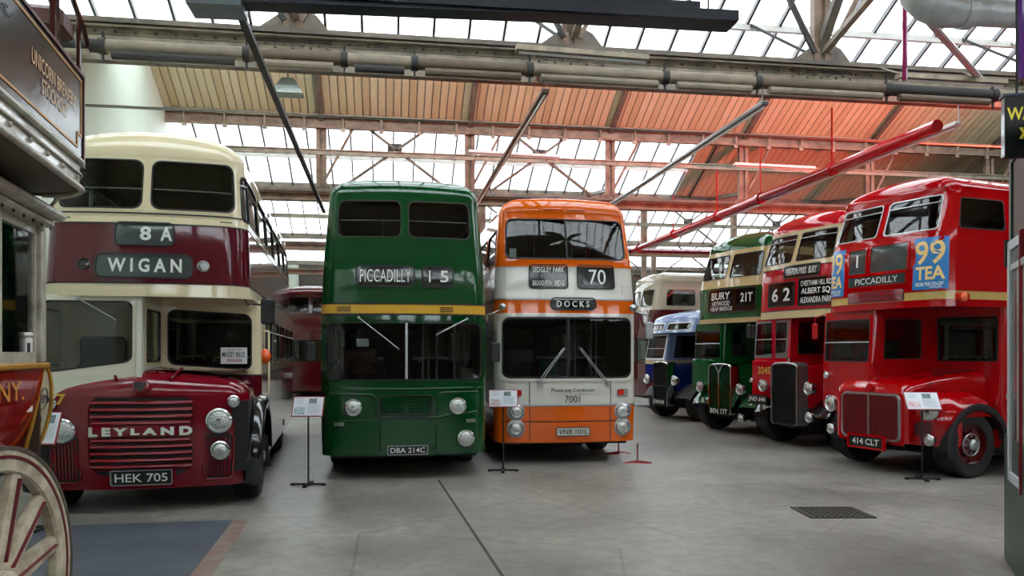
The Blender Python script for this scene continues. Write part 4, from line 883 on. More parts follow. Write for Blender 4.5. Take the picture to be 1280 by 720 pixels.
    # ---- roof: saw-tooth bays
    board = [mat('roof_board_%d' % i, c, .6, noise=.12, nscale=2) for i, c in enumerate(('c6b894', 'bfb08b', 'c9bc99', 'bbab86'))]
    steel = mat('steel_grey', '776a5a', .55, noise=.35, nscale=3, bump=.15, bscale=15, dirt='4c4640')
    steel_l = mat('steel_light', 'a5967f', .5, noise=.3, nscale=4, dirt='6e675b')
    dark = mat('steel_dark', '2f2b29', .6, noise=.3, nscale=4); bar = mat('glazing_bar_grey', '47474a', .5)
    slate = mat('roof_slate_backing', 'a5a099', .8)
    bays = [-2, -1, 0, 1, 2, 3, 4]; tx = [-1.35, 2.8, 6.95, 11.1, 15.25, 19.4]
    ytop = lambda k: 12.05+10.8*k; m_ = .5
    def slope(k, dy): return 8.4-.5*dy           # height on the descending slope dy behind the lattice
    for k in bays:
        y = ytop(k); xr = XR
        ce = MB()
        # steep side, from the valley in front up to the ridge
        ce.add([(XL, y-8.2, 7.08), (XR, y-8.2, 7.08), (XR, y-4.5, 8.58), (XL, y-4.5, 8.58)], [(0,1,2,3)]); ce.add([(XL, y-2.5, 9.4), (XR, y-2.5, 9.4), (XR, y-2.2, 9.52), (XL, y-2.2, 9.52)], [(0,1,2,3)])
        co = struct(ce.build('ceiling', slate))
        cb_ = MB(); cb_.add([(XL, y-8.2, 7.06), (XR, y-8.2, 7.06), (XR, y-4.5, 8.56), (XL, y-4.5, 8.56)], [(0,1,2,3)]); cb_.build('roof_lining', board[2], co)
        bd = MB(); bd.add([(XL, y-2.2, 9.54), (XR, y-2.2, 9.54), (XR, y-.05, 8.47), (XL, y-.05, 8.47)], [(0,1,2,3)]); bd.build('roof_slates', slate, co)
        if k in (1, 2):                           # boards one by one where the photograph shows them
            n = int((XR-XL)/.21) if k == 1 else 0; me = []
            for q in board:
                b_ = MB(); b_.bar((0, -2.15, slope(k, -2.15)-.02), (0, .0, slope(k, 0)-.02), .184, .025, (0,0,1)); me.append(b_.mesh('roof_board', q))
            for i in range(n): inst('roof_board', me[(i*7+i//3) % 4], co, (XL+.1+.21*i, y, random.uniform(-.004, .004)))
            if k == 2:
                b_ = MB()
                for i in range(int((XR-XL)/.21)): b_.bar((XL+.1+.21*i, y-2.15, slope(k, -2.15)-.02), (XL+.1+.21*i, y, slope(k, 0)-.02), .19, .025)
                tag(b_.build('roof_boarding', board[0], co), kind='stuff')
        else:
            b_ = MB()
            for i in range(int((XR-XL)/.42)): b_.bar((XL+.2+.42*i, y-2.15, slope(k, -2.15)-.02), (XL+.2+.42*i, y, slope(k, 0)-.02), .4, .025)
            tag(b_.build('roof_boarding', board[0], co), kind='stuff')
        # glazing: panes and bars
        x_end = XR if k != 1 else 9.4
        g_ = MB(); g_.bar((0, .0, 8.4), (0, 2.6, 7.1), .6, .006); gm = g_.mesh('roof_pane', M_ROOFGLASS)
        b_ = MB(); b_.bar((0, -.02, 8.36), (0, 2.62, 7.04), .045, .09); bm_ = b_.mesh('glazing_bar', bar)
        n = int((XR-XL)/.61)
        for i in range(n):
            x = XL+.3+.61*i
            if x > x_end+.3: break
            if k in (0, 1, 2): inst('roof_pane', gm, co, (x, y, 0)); inst('glazing_bar', bm_, co, (x+.305, y, 0))
        if k not in (0, 1, 2):
            g_ = MB(); g_.bar(((XL+XR)/2, y, 8.4), ((XL+XR)/2, y+2.6, 7.1), XR-XL, .006); g_.build('roof_glazing', M_ROOFGLASS, co)
            b_ = MB()
            for i in range(n): b_.bar((XL+.6+.61*i, y-.02, 8.39), (XL+.6+.61*i, y+2.62, 7.07), .03, .06)
            tag(b_.build('glazing_bars', bar, co), kind='stuff')
        if x_end < XR:
            b_ = MB()
            for i in range(int((XR-x_end)/.21)): b_.bar((x_end+.15+.21*i, y, 8.38), (x_end+.15+.21*i, y+2.6, 7.08), .19, .025)
            tag(b_.build('boarded_bay', board[2], co), kind='stuff'); MB().add([(x_end, y, 8.43), (XR, y, 8.43), (XR, y+2.6, 7.13), (x_end, y+2.6, 7.13)], [(0,1,2,3)]).build('roof_slates', slate, co)
        g_ = MB(); g_.bar(((XL+XR)/2, y-4.5, 8.58), ((XL+XR)/2, y-2.5, 9.4), XR-XL, .006); g_.build('roof_glazing', M_ROOFGLASS, co)  # unseen glazed strip, added to light surfaces that face the camera
        b_ = MB()
        for i in range(n): b_.bar((XL+.6+.61*i, y-4.52, 8.56), (XL+.6+.61*i, y-2.48, 9.4), .03, .06)
        tag(b_.build('glazing_bars', bar, co), kind='stuff')
        # mid rail behind the glass bars, valley gutter
        mb = MB(); mb.box(XL, x_end, y+1.25, y+1.33, slope(k, 1.3)-.16, slope(k, 1.3)-.05); mb.build('purlin', mat('purlin_white', 'c9c8c2', .5, noise=.15, nscale=5), co)
        mb = MB(); mb.box(XL, XR, y+2.55, y+2.75, 6.9, 7.14); mb.build('valley_gutter', steel, co)
        mb = MB()
        for x in tx: mb.box(x-.16, x+.16, y+2.3, y+2.6, 6.2, 7.0)
        # trusses running with the depth: rafter, tie, struts (at each tx)
    rs = mat('rust_steel', '907a66', .6, noise=.4, nscale=3, dirt='5b4334', bump=.2, bscale=12)
    names = {0: 'nearest transverse lattice girder with riveted bottom chord and gusset plates', 1: 'second transverse lattice girder with crossed bracing above the green and orange buses', 2: 'third transverse lattice girder, seen low in the distance beyond the second', 3: 'farthest transverse lattice girder near the back wall', -1: 'lattice girder over the photographer, just out of the frame above'}
    for k in (-1, 0, 1, 2, 3):
        y = ytop(k); off = -.45 if k == 1 else 0
        t = empty('lattice_girder', (0, y, 6.1)); tag(t, names[k], 'girder')
        def part(mb, nm, m): o = mb.build(nm, m, t); o.location = (0, -y, -6.1); return o
        cz0, cz1 = (6.2, 6.5) if k == 0 else (6.12, 6.34)
        # bottom chord: web plate with angles above and below
        mb = MB(); mb.box(XL, XR, y-.015, y+.015, cz0, cz1); mb.box(XL, XR, y-.14, y+.14, cz1-.04, cz1-.01); mb.box(XL, XR, y-.03, y-.015, cz1-.12, cz1-.04); mb.box(XL, XR, y-.14, y+.14, cz0-.02, cz0+.01); part(mb, 'bottom_chord', steel_l if k == 0 else rs)
        mb = MB(); mb.box(XL, XR, y-.18, y+.18, cz1, cz1+.07); part(mb, 'chord_capping', steel)
        mb = MB(); mb.box(XL, XR, y-.12, y-.04, 8.12, 8.46); mb.box(XL, XR, y-.2, y+.1, 8.44, 8.48); mb.box(XL, XR, y-.2, y-.04, 8.1, 8.14); part(mb, 'top_chord', rs)
        mb = MB(); mb.tube([(XL, y-.24, 8.42), (XR, y-.24, 8.42)], .05, 8); part(mb, 'purlin_rail', steel_l)
        for i in range(int((XR-XL)/1.05)):     # hangers on the top chord
            if k == 3: break
            x = XL+.5+1.05*i; mb = MB(); mb.tube([(x, y-.24, 8.42), (x, y-.2, 8.2), (x-.02, y-.14, 8.06)], .03, 6); mb.box(x-.06, x+.06, y-.2, y-.1, 8.02, 8.1); part(mb, 'hanger_bracket', steel_l)
        mb = MB(); mb.box(XL, XR, y-.1, y-.03, 7.38, 7.52); mb.box(XL, XR, y-.14, y-.03, 7.5, 7.53); part(mb, 'middle_rail', steel_l if k else rs) if k != 0 else None
        gs = 1 if k == 0 else .6
        for x in tx:
            x += off
            mb = MB(); mb.box(x-.14, x-.04, y-.07, y+.07, 6.5, 8.4); mb.box(x+.04, x+.14, y-.07, y+.07, 6.5, 8.4); mb.box(x-.05, x+.05, y-.02, y+.02, 6.5, 8.4); part(mb, 'post', rs)
            mb = MB(); mb.loft([[(x+a, yy, z) for a, z in ((-.55*gs, cz1+.06), (-.2*gs, cz1+.06+.26*gs), (-.12*gs, cz1+.06+.34*gs), (.16*gs, cz1+.06+.34*gs), (.34*gs, cz1+.06+.26*gs), (.55*gs, cz1+.06), (.55*gs, cz1-.1), (-.55*gs, cz1-.1))] for yy in (y-.04, y-.022)], caps=True); g = part(mb, 'gusset_plate', steel)
            # roof truss meeting the girder: rafter, raking struts towards the ridge and valley
            for p, q, w_, mm in ((((x, y, 6.7), (x, y+2.6, 7.02), .12, steel), ((x, y, 8.3), (x, y-2.2, 9.38), .14, steel)) if k > 0 else (((x, y, 6.7), (x, y+2.6, 7.02), .12, steel), ((x, y, 6.8), (x, y-2.2, 9.4), .14, steel), ((x+.05, y, 6.75), (x+.05, y-4.8, 8.0), .1, steel_l),
                                 ((x-.05, y+.05, 6.7), (x-.6, y+1.3, 7.7), .06, dark), ((x+.1, y+.05, 6.7), (x+.45, y+1.3, 7.7), .06, steel_l))):
                mb = MB(); mb.bar(p, q, w_, w_*.8); part(mb, 'truss_strut', mm)
            for s in ((-1, 1) if k == 0 else (1,) if k == 1 else ()):
                mb = MB(); mb.bar((x+s*.12, y-.05, 6.72), (x+s*.95, y-.05, 8.3), .07, .07); part(mb, 'raking_strut', rs if s > 0 else dark)
        for a, b in zip(tx, tx[1:]):
            a += off; b += off; mx_ = (a+b)/2
            if k in (1, 2, 3) and not (k == 1 and a > 4):
                for s in (-1, 1): mb = MB(); mb.bar((mx_-s*.95, y-.0, 8.3), (mx_+s*1.5, y-.0, 6.5), .09, .07); part(mb, 'cross_brace', steel)
                mb = MB(); mb.box(mx_-.2-.05, mx_+.2-.05, y-.03, y-.01, 7.42, 7.78); part(mb, 'brace_plate', dark)
        if k in (0, 1):
            rv = MB(); rv.lathe([(.028, 0), (.026, .014), (.0, .026)], (0,0,0), (0,-1,0), 6); v, f = rv.v, rv.f; mb = MB()
            for i in range(int((XR-XL)/.27)):
                for z in (6.27, 6.42): mb.add([(p[0]+XL+.1+.27*i+(.13 if z > 6.35 else 0), p[1]+y-.03, p[2]+z) for p in v], f)
            for x in tx:
                for i in range(9):
                    for z in (6.24, 6.34, 6.44): mb.add([(p[0]+x+off-.5+.125*i, p[1]+y-.045, p[2]+z+.04*(i % 2)) for p in v], f)
            tag(part(mb, 'rivets', steel), kind='stuff')
    # ---- pipe run under the nearest girder, in sections
    t = empty('heating_pipe', (0, 11.7, 6.0)); tag(t, 'long lagged pipe run in jointed sections slung under the nearest girder', 'pipe')
    lag = [mat('lagging_grey', '8a7d6a', .6, noise=.3, nscale=5), mat('lagging_dark', '2f2c2b', .7), mat('lagging_brown', '665544', .6, noise=.3, nscale=5)]
    x = XL+.1; i = 0
    for ln in (2.0, 1.9, 1.35, 1.0, 1.7, 2.1, 1.5, 2.2, 1.9, 2.4, 2.0, 1.8, 2.2, 1.9):
        if x+ln > XR: break
        mb = MB(); mb.tube([(x, 11.72, 6.1), (x+ln-.05, 11.72, 6.1)], .095, 12); o = mb.build('pipe_section', lag[(1, 0, 2, 0, 2, 0, 0, 2)[i % 8]], t); o.location = (0, -11.7, -6)
        mb = MB(); mb.tube([(x+.1, 11.62, 5.95), (x+ln-.2, 11.62, 5.95)], .06, 10); o = mb.build('pipe_section', lag[(0, 0, 2, 0, 1, 0, 1, 2, 0)[(i+3) % 9]], t); o.location = (0, -11.7, -6)
        mb = MB(); mb.tube([(x+ln-.1, 11.72, 6.1), (x+ln, 11.72, 6.1)], .11, 12); mb.bar((x+ln-.05, 11.72, 5.88), (x+ln-.05, 11.72, 6.3), .03, .03); o = mb.build('pipe_clip', lag[1], t); o.location = (0, -11.7, -6)
        x += ln; i += 1
    # ---- thin conduit rod between girders
    def rod(name, pts, r, m, label, cat, n=8):
        c = Vector(pts[0]); mb = MB(); mb.tube([Vector(p)-c for p in pts], r, n); o = mb.build(name, m); o.location = c; tag(o, label, cat); return o
    galv = mat('galvanised_steel', '9b9c9b', .3, .7, noise=.2, nscale=10)
    y0 = 16.0; a = P(135, 131, 15.3); b = P(1215, 187, 17.4)
    rod('tie_rod', [(XL, a.y+.1, a.z), (XR, a.y+.1, a.z-.02)], .03, galv, 'thin galvanised tube running across below the boarded roof slope', 'tube')
    red = paint('pipe_red', 'b3121e')
    # depth-running services at their real heights
    def run(px, py, h, y1):      # start below the nearest girder at world y 12, run back to y1
        r_ = (px-640)/1000; D = 12.2/(1-.157*r_); x, y = W(r_*D, D); return x, y, EYE+(440-py)/1000*D
    x, y, z = run(1172, 157, 0, 0)
    t = empty('sprinkler_pipe', (x, y, z)); tag(t, 'thick bright red pipe running away under the roof above the red buses', 'pipe')
    mb = MB(); mb.tube([(0, 0, 0), (0, 9, 0)], .105, 14); mb.build('pipe_length', red, t); mb = MB(); mb.tube([(0, 9, 0), (0, 26, 0)], .1, 14); mb.build('pipe_length', red, t)
    for yy in (3.2, 6.4, 9, 12.4, 16, 20): mb = MB(); mb.tube([(0, yy-.07, 0), (0, yy+.07, 0)], .14, 14); mb.tube([(0, yy, .1), (0, yy, 1.25)], .02, 6); mb.build('pipe_hanger', red, t)
    x, y, z = run(1205, 150, 0, 0)
    def batten(x, y, z, ln, label, tube_=True, cols=None):
        t = empty('strip_light', (x, y, z)); tag(t, label, 'light')
        for yy in (12.16, 22.85): MB().tube([(0, yy-y, .05), (0, yy-y, 6.2-z)], .012, 6).build('hanger_rod', cols or steel_l, t)
        MB().box(-.06, .06, 0, ln, 0, .07, .01).build('housing', cols or steel_l, t); 
        if tube_: MB().tube([(0, .05, -.03), (0, ln-.05, -.03)], .02, 8).build('light_tube', mat('tube_off_white', 'd8dad6', .3), t)
        return t
    wl = mat('batten_white', 'c8c8c4', .4)
    batten(x-.02, y+.1, z-.06, 16, 'long pale batten fixed beside the red pipe', cols=wl)
    x, y, z = run(957, 131, 0, 0); batten(x, y, z, 17, 'long grey batten running away above the small green and red buses', cols=galv)
    x, y, z = run(682, 116, 0, 0); batten(x, y, z, 18, 'long brown batten running away above the orange bus roof', cols=rs)
    # fluorescent fittings across
    def cross_light(px0, py0, px1, py1, D0, D1, label, col=None):
        a, b = P(px0, py0, D0), P(px1, py1, D1); t = empty('strip_light', a); tag(t, label, 'light'); d = b-a
        for f_ in (.1, .9): MB().bar(d*f_, Vector((a.x+d.x*f_, round((a.y-12.05)/10.8)*10.8+12.05, 6.6 if a.y < 15 else 7.45))-a, .02, .02).build('bracket', steel_l, t)
        MB().bar((0,0,0), d, .14, .07).build('housing', col or steel_l, t); MB().tube([Vector((0,0,-.06))+d*.02, Vector((0,0,-.06))+d*.98], .02, 8).build('light_tube', mat('tube_off_white', 'd8dad6', .3), t)
    cross_light(645, 60, 810, 73, 11.35, 11.6, 'fluorescent strip light hung across the nearest girder, above the orange bus')
    cross_light(1122, 95, 1256, 103, 12.2, 12.5, 'fluorescent strip light hung across the nearest girder, at the far right')
    cross_light(586, 189, 700, 196, 22.2, 22.5, 'pale strip light on the middle rail of the second girder, left one', wl)
    cross_light(918, 205, 1018, 210, 22.9, 23.2, 'pale strip light on the middle rail of the second girder, right one', wl)
    #cross_light(866, 324, 940, 322, 30, 30.5, 'small white strip light in the distance above the green Bury bus', wl)
    # near dark beam fixture across the top of the picture
    a, b = P(245, -3, 7.2), P(916, 27, 7.9); t = empty('radiant_heater', a); tag(t, 'long dark blue-grey overhead heater casing across the top of the picture', 'heater'); d = b-a
    mb = MB(); n = d.normalized(); mb.bar((0,0,.05), d, .3, .1); mb.bar((0,.0,-.02), d*.985, .22, .08); mb.build('casing', mat('heater_casing', '1d222d', .35, .3), t)
    MB().bar(d*.52+Vector((0,0,.13)), d*.93+Vector((0,0,.13)), .12, .06).build('top_channel', mat('heater_casing', '1d222d', .35, .3), t)
    MB().bar(n*-.05, n*.42, .34, .24).build('control_box', mat('control_box_grey', '6e7a80', .4, noise=.15), t); MB().bar(n*.1+Vector((0,-.175,.03)), n*.26+Vector((0,-.175,.03)), .01, .07).build('warning_sticker', mat('sticker_pink', 'a86b6b', .6), t)
    for f in (.06, .36, .66, .95):
        MB().tube([d*f+Vector((0,0,.1)), d*f+Vector((0,.0,2.6))], .01, 6).build('suspension_wire', M_DARK, t)
    p = P(298, 12, 7.35); t = empty('cable_tray', p); tag(t, 'thin dark cable tray running back from the heater casing over the maroon bus', 'tray'); q = P(389, 248, 17.0)
    mb = MB(); mb.bar((0,0,0), Vector((0, 10.2, -.1)), .07, .05); mb.build('tray', dark, t); MB().bar((0,0,.04), Vector((0, 10.2, -.06)), .03, .03).build('cable', M_ALU, t)
    # silver duct, top right
    du = mat('duct_silver', 'c4c6c6', .38, .35, noise=.25, nscale=6, bump=.4, bscale=9)
    a = P(1160, 10, 8.4); t = empty('ventilation_duct', a); tag(t, 'silver round ventilation duct with elbow at the top right', 'duct')
    mb = MB(); mb.tube([(-.05, .1, .35), (-.08, .02, .16), (.0, -.03, .04), (.14, -.04, -.02), (.4, -.06, -.03)], [.2, .2, .2, .19, .17], 18); mb.build('elbow', du, t, 60)
    mb = MB(); mb.tube([(.4, -.06, -.03), (3.2, -.4, -.12)], .15, 18); mb.build('duct_length', du, t, 60); MB().tube([(.34, -.055, -.03), (.44, -.065, -.03)], .19, 18).build('duct_collar', du, t)
    for px, nm, lab, mm in ((1131, 0, 'thin purple-red drop pipe near the top right duct', paint('pipe_purple', '7a1f4a')), (1278, 1, 'thick purple drop pipe at the right edge above the black sign', paint('pipe_violet', '5a2a7a'))):
        a = P(px, 0, 11.5 if nm == 0 else 7.4); b_ = P(px, 100, 11.5 if nm == 0 else 7.4)
        rod('drop_pipe', [(a.x, a.y, a.z+1.5), (a.x, a.y, b_.z+.0)], .035 if nm == 0 else .05, mm, lab, 'pipe')
    a, b = P(1157, 70, 11.8), P(1232, 108, 12.6)
    a, b = P(1155, 20, 10.5), P(1228, 102, 12.6)
    rod('roof_brace', [a+(a-b)*.6, b], .05, galv, 'galvanised tubular brace slanting down to the girder at the far right', 'brace')
    # hanging sheet lamp reflector
    a = P(360, 112, 14.5); t = empty('hanging_lamp_shade', a); tag(t, 'pale square-mouthed lamp reflector hanging under the girder above the maroon bus', 'lamp')
    mb = MB(); mb.loft([[(-w_, -w_*.6, z), (w_, -w_*.6, z), (w_, w_*.6, z), (-w_, w_*.6, z)] for w_, z in ((.28, -.1), (.14, .14), (.1, .2))]); mb.build('reflector', mat('reflector_grey', '9fa8a2', .4, .3), t); MB().tube([(0,0,.2), (0,0,.7)], .015, 6).build('stem', M_ALU, t)
    # distant red beam
    a, b = P(800, 313, 30), P(935, 316, 31.5); rod('red_beam', [a-(b-a)*.3, b+(b-a)], .09, paint('beam_red', '6d0d18'), 'dark red horizontal beam in the distance right of the orange bus', 'beam', 4)
    # distant columns
    cg = None
    for k in (1, 2, 3):
        for x in tx[1:]:
            y = ytop(k)
            if (k, x) in ((1, 2.8), (1, -1.35)) : pass
            if x in (6.95, 11.1) and k == 1: continue
            if x == -1.35: x = -1.15
            t = empty('roof_column', (x+(-.1 if k == 1 else 0), y, 0)); tag(t, 'square dark steel roof column standing under the lattice girders', 'column', 'roof columns under the lattice girders')
            MB().box(-.1, .1, -.1, .1, .02, 6.1, .01).build('shaft', steel, t); MB().box(-.2, .2, -.2, .2, 0, .03).build('base_plate', steel, t)
setting()
WASH_BODY = empty('added_wash_lamp_body', RED_WASH.location); tag(WASH_BODY, 'added unseen red lamp that tints the right of the roof', 'light')  # body made up for the added roof-tinting lamp, unseen
WASH_BODY.rotation_euler = RED_WASH.rotation_euler
MB().box(-.2, .2, -.16, .16, .16, .3, .02).build('lamp_housing', M_DARK, WASH_BODY)
mb_ = MB(); mb_.tube([(0, 0, .25), (0, -1.2, 1.9)], .02, 8); mb_.build('pole', M_DARK, WASH_BODY)

# ================================================================== LOOSE THINGS
def display_stand(px, pyt, pyb, D, label, w_=.46, h_=.3, tilt=35, seed=0, yaw=0, board=None):
    X = (px-640)/1000*D; x, y = W(X, D); t = empty('display_stand', (x, y, 0), -YAW+yaw); tag(t, label, 'sign')
    zt = EYE+(440-pyt)/1000*D
    MB().tube([(0, .02, .03), (0, .02, zt)], .013, 8).build('post', M_DARK, t)
    mb = MB(); mb.bar((-.22, 0, .02), (.22, 0, .02), .035, .025); mb.bar((0, -.2, .02), (0, .2, .02), .035, .025); 
    for q in ((-.22, 0), (.22, 0), (0, -.2), (0, .2)): mb.box(q[0]-.025, q[0]+.025, q[1]-.025, q[1]+.025, 0, .03)
    mb.build('cross_base', M_DARK, t)
    a = R(tilt); f = lambda u, v, o=0: Vector((u, v*sin(a)*1.0-o*cos(a), zt+v*cos(a)-o*sin(a)*-1))
    def quad(u0, u1, v0, v1, o, nm, m, th=.006, par=t):
        mb = MB(); mb.loft([[f(u0, v0, oo), f(u1, v0, oo), f(u1, v1, oo), f(u0, v1, oo)] for oo in (o-th, o)], caps=True); return mb.build(nm, m, par)
    hb = h_/2
    bd = quad(-w_/2-.012, w_/2+.012, -hb-.012, hb+.012, 0, 'panel_backing', mat('panel_red', '8e1420', .4), .015)
    pg = quad(-w_/2, w_/2, -hb, hb, .004, 'info_sheet', mat('sheet_white', 'dfe3ea', .5), .004, bd)
    ink = mat('print_grey', '9ba0aa', .7); rnd = random.Random(seed)
    quad(-w_*.46, -w_*.1, -hb*.85, -hb*.1, .007, 'printed_picture', mat('print_teal_%d' % seed, ('3f7580', 'a06a70', 'b8606a', '6b7fa0')[seed % 4], .6, noise=.6, nscale=25, dirt='d8dde0'), .003, bd)
    quad(w_*.02, w_*.28, hb*.3, hb*.85, .007, 'printed_picture', mat('print_dark_%d' % seed, '2e4a50', .6, noise=.5, nscale=30, dirt='8a9a94'), .003, bd)
    for i in range(9):
        v = hb*.15-i*hb*.11; mb = MB(); l = f(w_*.0, v, .007); r_ = f(w_*(.42 if i % 3 else .36), v, .007); mb.add([f(0, v, .0075), f(w_*(.42-.05*rnd.random()), v, .0075), f(w_*.41, v+.004, .0075), f(0, v+.004, .0075)], [(0,1,2,3)]); mb.build('print_line', ink, pg)
    for i in range(3): mb = MB(); v = hb*.8-i*hb*.22; mb.add([f(-w_*.4, v, .0075), f(-w_*.15, v, .0075), f(-w_*.15, v+.006, .0075), f(-w_*.4, v+.006, .0075)], [(0,1,2,3)]); mb.build('print_line', ink, pg)
display_stand(385, 508, 601, 11.4, 'display stand with white info sheet between the maroon and dark green buses', .42, .28, 25, 0)
display_stand(629, 498, 580, 12.75, 'display stand with white info sheet in front of the orange bus headlights', .44, .26, 15, 1)
display_stand(1153, 501, 595, 11.9, 'display stand with white info sheet in front of the red bus grille', .46, .3, 40, 2, -.15)
display_stand(60, 535, 640, 8.6, 'display stand with white info sheet between the horse bus and maroon bus', .22, .34, 20, 3, -.1)
# red foot stands under the orange bus corner
for i, (px, py, D, lab) in enumerate(((773, 564, 14.9, 'small red T-shaped stand foot behind the orange bus, left of the pair'), (797, 570, 13.65, 'small red T-shaped stand foot at the orange bus corner, right of the pair'))):
    X = (px-640)/1000*D; x, y = W(X, D); t = empty('barrier_foot', (x, y, 0), -YAW); tag(t, lab, 'stand'); rm = paint('foot_red', '7a1016')
    MB().tube([(0, 0, .02), (0, 0, .34)], .012, 8).build('post', rm, t); mb = MB(); mb.loft([[(-.24, -.05, 0), (.24, -.05, 0), (.24, .05, 0), (-.24, .05, 0)], [(-.24, -.04, .015), (.24, -.04, .015), (.24, .04, .015), (-.24, .04, .015)], [(-.03, -.03, .05), (.03, -.03, .05), (.03, .03, .05), (-.03, .03, .05)]], caps=True); mb.build('foot', rm, t)
# floor grate
def grate():
    c = P(1040, 641, 1900/201); t = empty('drain_grate', (c.x, c.y, 0), R(-8)); tag(t, 'square iron drain grate set in the concrete floor', 'grate')
    iron = mat('cast_iron', '3a3733', .6, .4); MB().box(-.36, .36, -.3, .3, -.005, .004).build('pit', M_DARK, t)
    mb = MB(); mb.box(-.38, .38, -.32, -.28, 0, .012); mb.box(-.38, .38, .28, .32, 0, .012); mb.box(-.38, -.34, -.32, .32, 0, .012); mb.box(.34, .38, -.32, .32, 0, .012); mb.build('frame', iron, t)
    for i in range(10): MB().box(-.33+.07*i, -.30+.07*i, -.28, .28, .0, .011).build('grate_bar', iron, t)
    for i in range(5): MB().box(-.34, .34, -.24+.11*i, -.22+.11*i, .0, .0105).build('grate_bar', iron, t)
grate()
# ---- horse bus, left edge
def horse_bus():
    # local frame: +Y towards the far end, visible side at x=0 facing +X
    fx, fy = W(-2.78, 4.8); th = math.atan2(-(-.265), 1)+0  # side line leans left with depth
    yaw = -YAW+math.atan(.265); t = empty('horse_bus', (fx, fy, 0), yaw); tag(t, 'cream and red horse-drawn bus with a big spoked wheel and black brewery board', 'horse bus')
    cr = mat('paint_coach_white', 'cfcbbd', .35, coat=.3, noise=.12, nscale=6, dirt='8b8474'); red = paint('coach_red', '8f0c0c'); gold = mat('paint_gold', 'b9862c', .4, .2, noise=.2, nscale=9); wood = mat('varnished_wood', '3d2a20', .5, noise=.3, nscale=9); cd = mat('cream_panel', 'c8bda0', .4)
    L = 3.4; wd = 1.7; BX, BY = -.25, .75
    # body panels: lower curved side (tumble-home), both sides
    def side(x, s):
        rows = []
        for i in range(9):
            z = 1.22+(1.79-1.22)*i/8; o = -.16*((8-i)/8)**2; rows.append([(x+s*(o+.02), -L*j/4-.04, z) for j in range(5)])
        return rows
    MB().grid(side(0, 1)).build('side_panel', red, t, 60); MB().grid(side(-wd, -1)).build('side_panel', red, t, 60)
    MB().box(-wd-.05, .05, -L, .03, 1.79, 1.83, .01).build('waist_rail', gold, t)
    MB().box(-wd+.15, -.15, -L, 0, 1.1, 1.2).build('floor_frame', wood, t)
    text('COMPANY.', lambda a, b: Vector((.024, -1.93+1.5*a, 1.6+.12*b)), M_GOLD, t, bold=.0)
    text('OMNIBUS', lambda a, b: Vector((.008, -3.35+1.5*a, 1.55+.14*b)), M_GOLD, t, bold=.0) if False else None
    MB().box(-wd+.2, -.12, -L+.1, -.1, 1.2, 1.5, .01).build('bench', wood, t); MB().box(-wd+.05, -.05, -L+.1, -.1, 2.7, 2.74).build('ceiling_lining', cr, t)
    # windows along the side: posts, sashes, panes
    edges = [-.06-.82*i for i in range(5)]
    for x0 in (-.05, -wd+.0):
        for y in [0.04]+[-.8*i for i in range(1, 5)]: MB().box(x0, x0+.07, y-.11, y, 1.83, 2.75, .008).build('window_post', cr, t)
        for i in range(4):
            a, b = -.09-.8*i, -.8*(i+1); mb = MB(); mb.box(x0+.01, x0+.045, b, a, 1.83, 1.9); mb.box(x0+.01, x0+.045, b, a, 2.69, 2.75); mb.box(x0+.01, x0+.045, b, b+.025, 1.9, 2.69); mb.box(x0+.01, x0+.045, a-.025, a, 1.9, 2.69)
            o = mb.build('sash', cr, t); MB().box(x0+.024, x0+.03, b+.02, a-.02, 1.89, 2.7).build('pane', glass('coach_glass', 'f4f6f6', 1.02), o)
    MB().box(-wd, .0, -.04, -.01, 1.2, 1.83).build('end_panel', wood, t)
    for x in (-wd+.04, -wd/2, -.1): MB().box(x, x+.07, -.05, 0, 1.83, 2.75).build('end_post', cr, t)
    # eaves cornice in two steps, with buttons
    mb = MB(); mb.box(-wd-.08, .08, -L, .02, 2.75, 2.8, .015); mb.build('cornice', cr, t); MB().box(-wd-.14, .15, -L, .04, 2.8, 2.86, .02).build('cornice', cr, t)
    for i in range(10):
        MB().lathe([(.012, 0), (.01, .01), (0, .014)], (.05+.03, -.1-.18*i, 2.73), (1,0,0), 8).build('cornice_stud', wood, t)
    MB().box(-wd, 0, -L, 0, 2.84, 2.92).build('saloon_roof', cr, t)
    for o in list(t.children): o.location = (BX, BY, 0)
    # upper deck floor with rounded overhanging end
    ol = [(.1, -L)]+[(.1-.3+.3*cos(R(a)), .35+.3*sin(R(a))) for a in range(0, 91, 10)]; ol = [(x, y-.1 if y > 0 else y) for x, y in ol]; ol2 = ol+[(-wd-x, y) for x, y in reversed(ol)]
    mb = MB(); mb.loft([[(x*1.0, y, 2.93) for x, y in ol2], [(x, y, 3.1) for x, y in ol2]]); mb.build('deck_fascia', cr, t, 30)
    MB().add([(x, y, 2.95) for x, y in ol2], [tuple(range(len(ol2)))]).build('deck_underside', mat('underside_brown', '5f5547', .6, noise=.2), t)
    MB().add([(x, y, 3.09) for x, y in ol2], [tuple(range(len(ol2)))]).build('deck_floor', wood, t)
    for z, r in ((3.11, .02), (2.94, .02), (3.03, .008)): MB().tube([(x+.01, y+.005, z) for x, y in ol], r, 8).build('fascia_moulding', cr, t, 60)
    for i in range(8): MB().lathe([(.016, 0), (.014, .012), (0, .018)], (.1, .2-.3*i, 3.0), (1,0,0), 8).build('fascia_bolt', cr, t)
    MB().tube([(-.2, .6, 2.7), (-.19, .6, 2.82), (-.1, .56, 2.92), (.03, .5, 2.94)], .012, 8).build('canopy_bracket', cr, t)
    # advertisement board on the deck rail
    bk = mat('board_black', '090a0c', .22, bump=.3, bscale=3, spec=.35)
    mb = MB(); mb.box(.06, .085, -L, .42, 3.16, 3.69); b = mb.build('advert_board', bk, t)
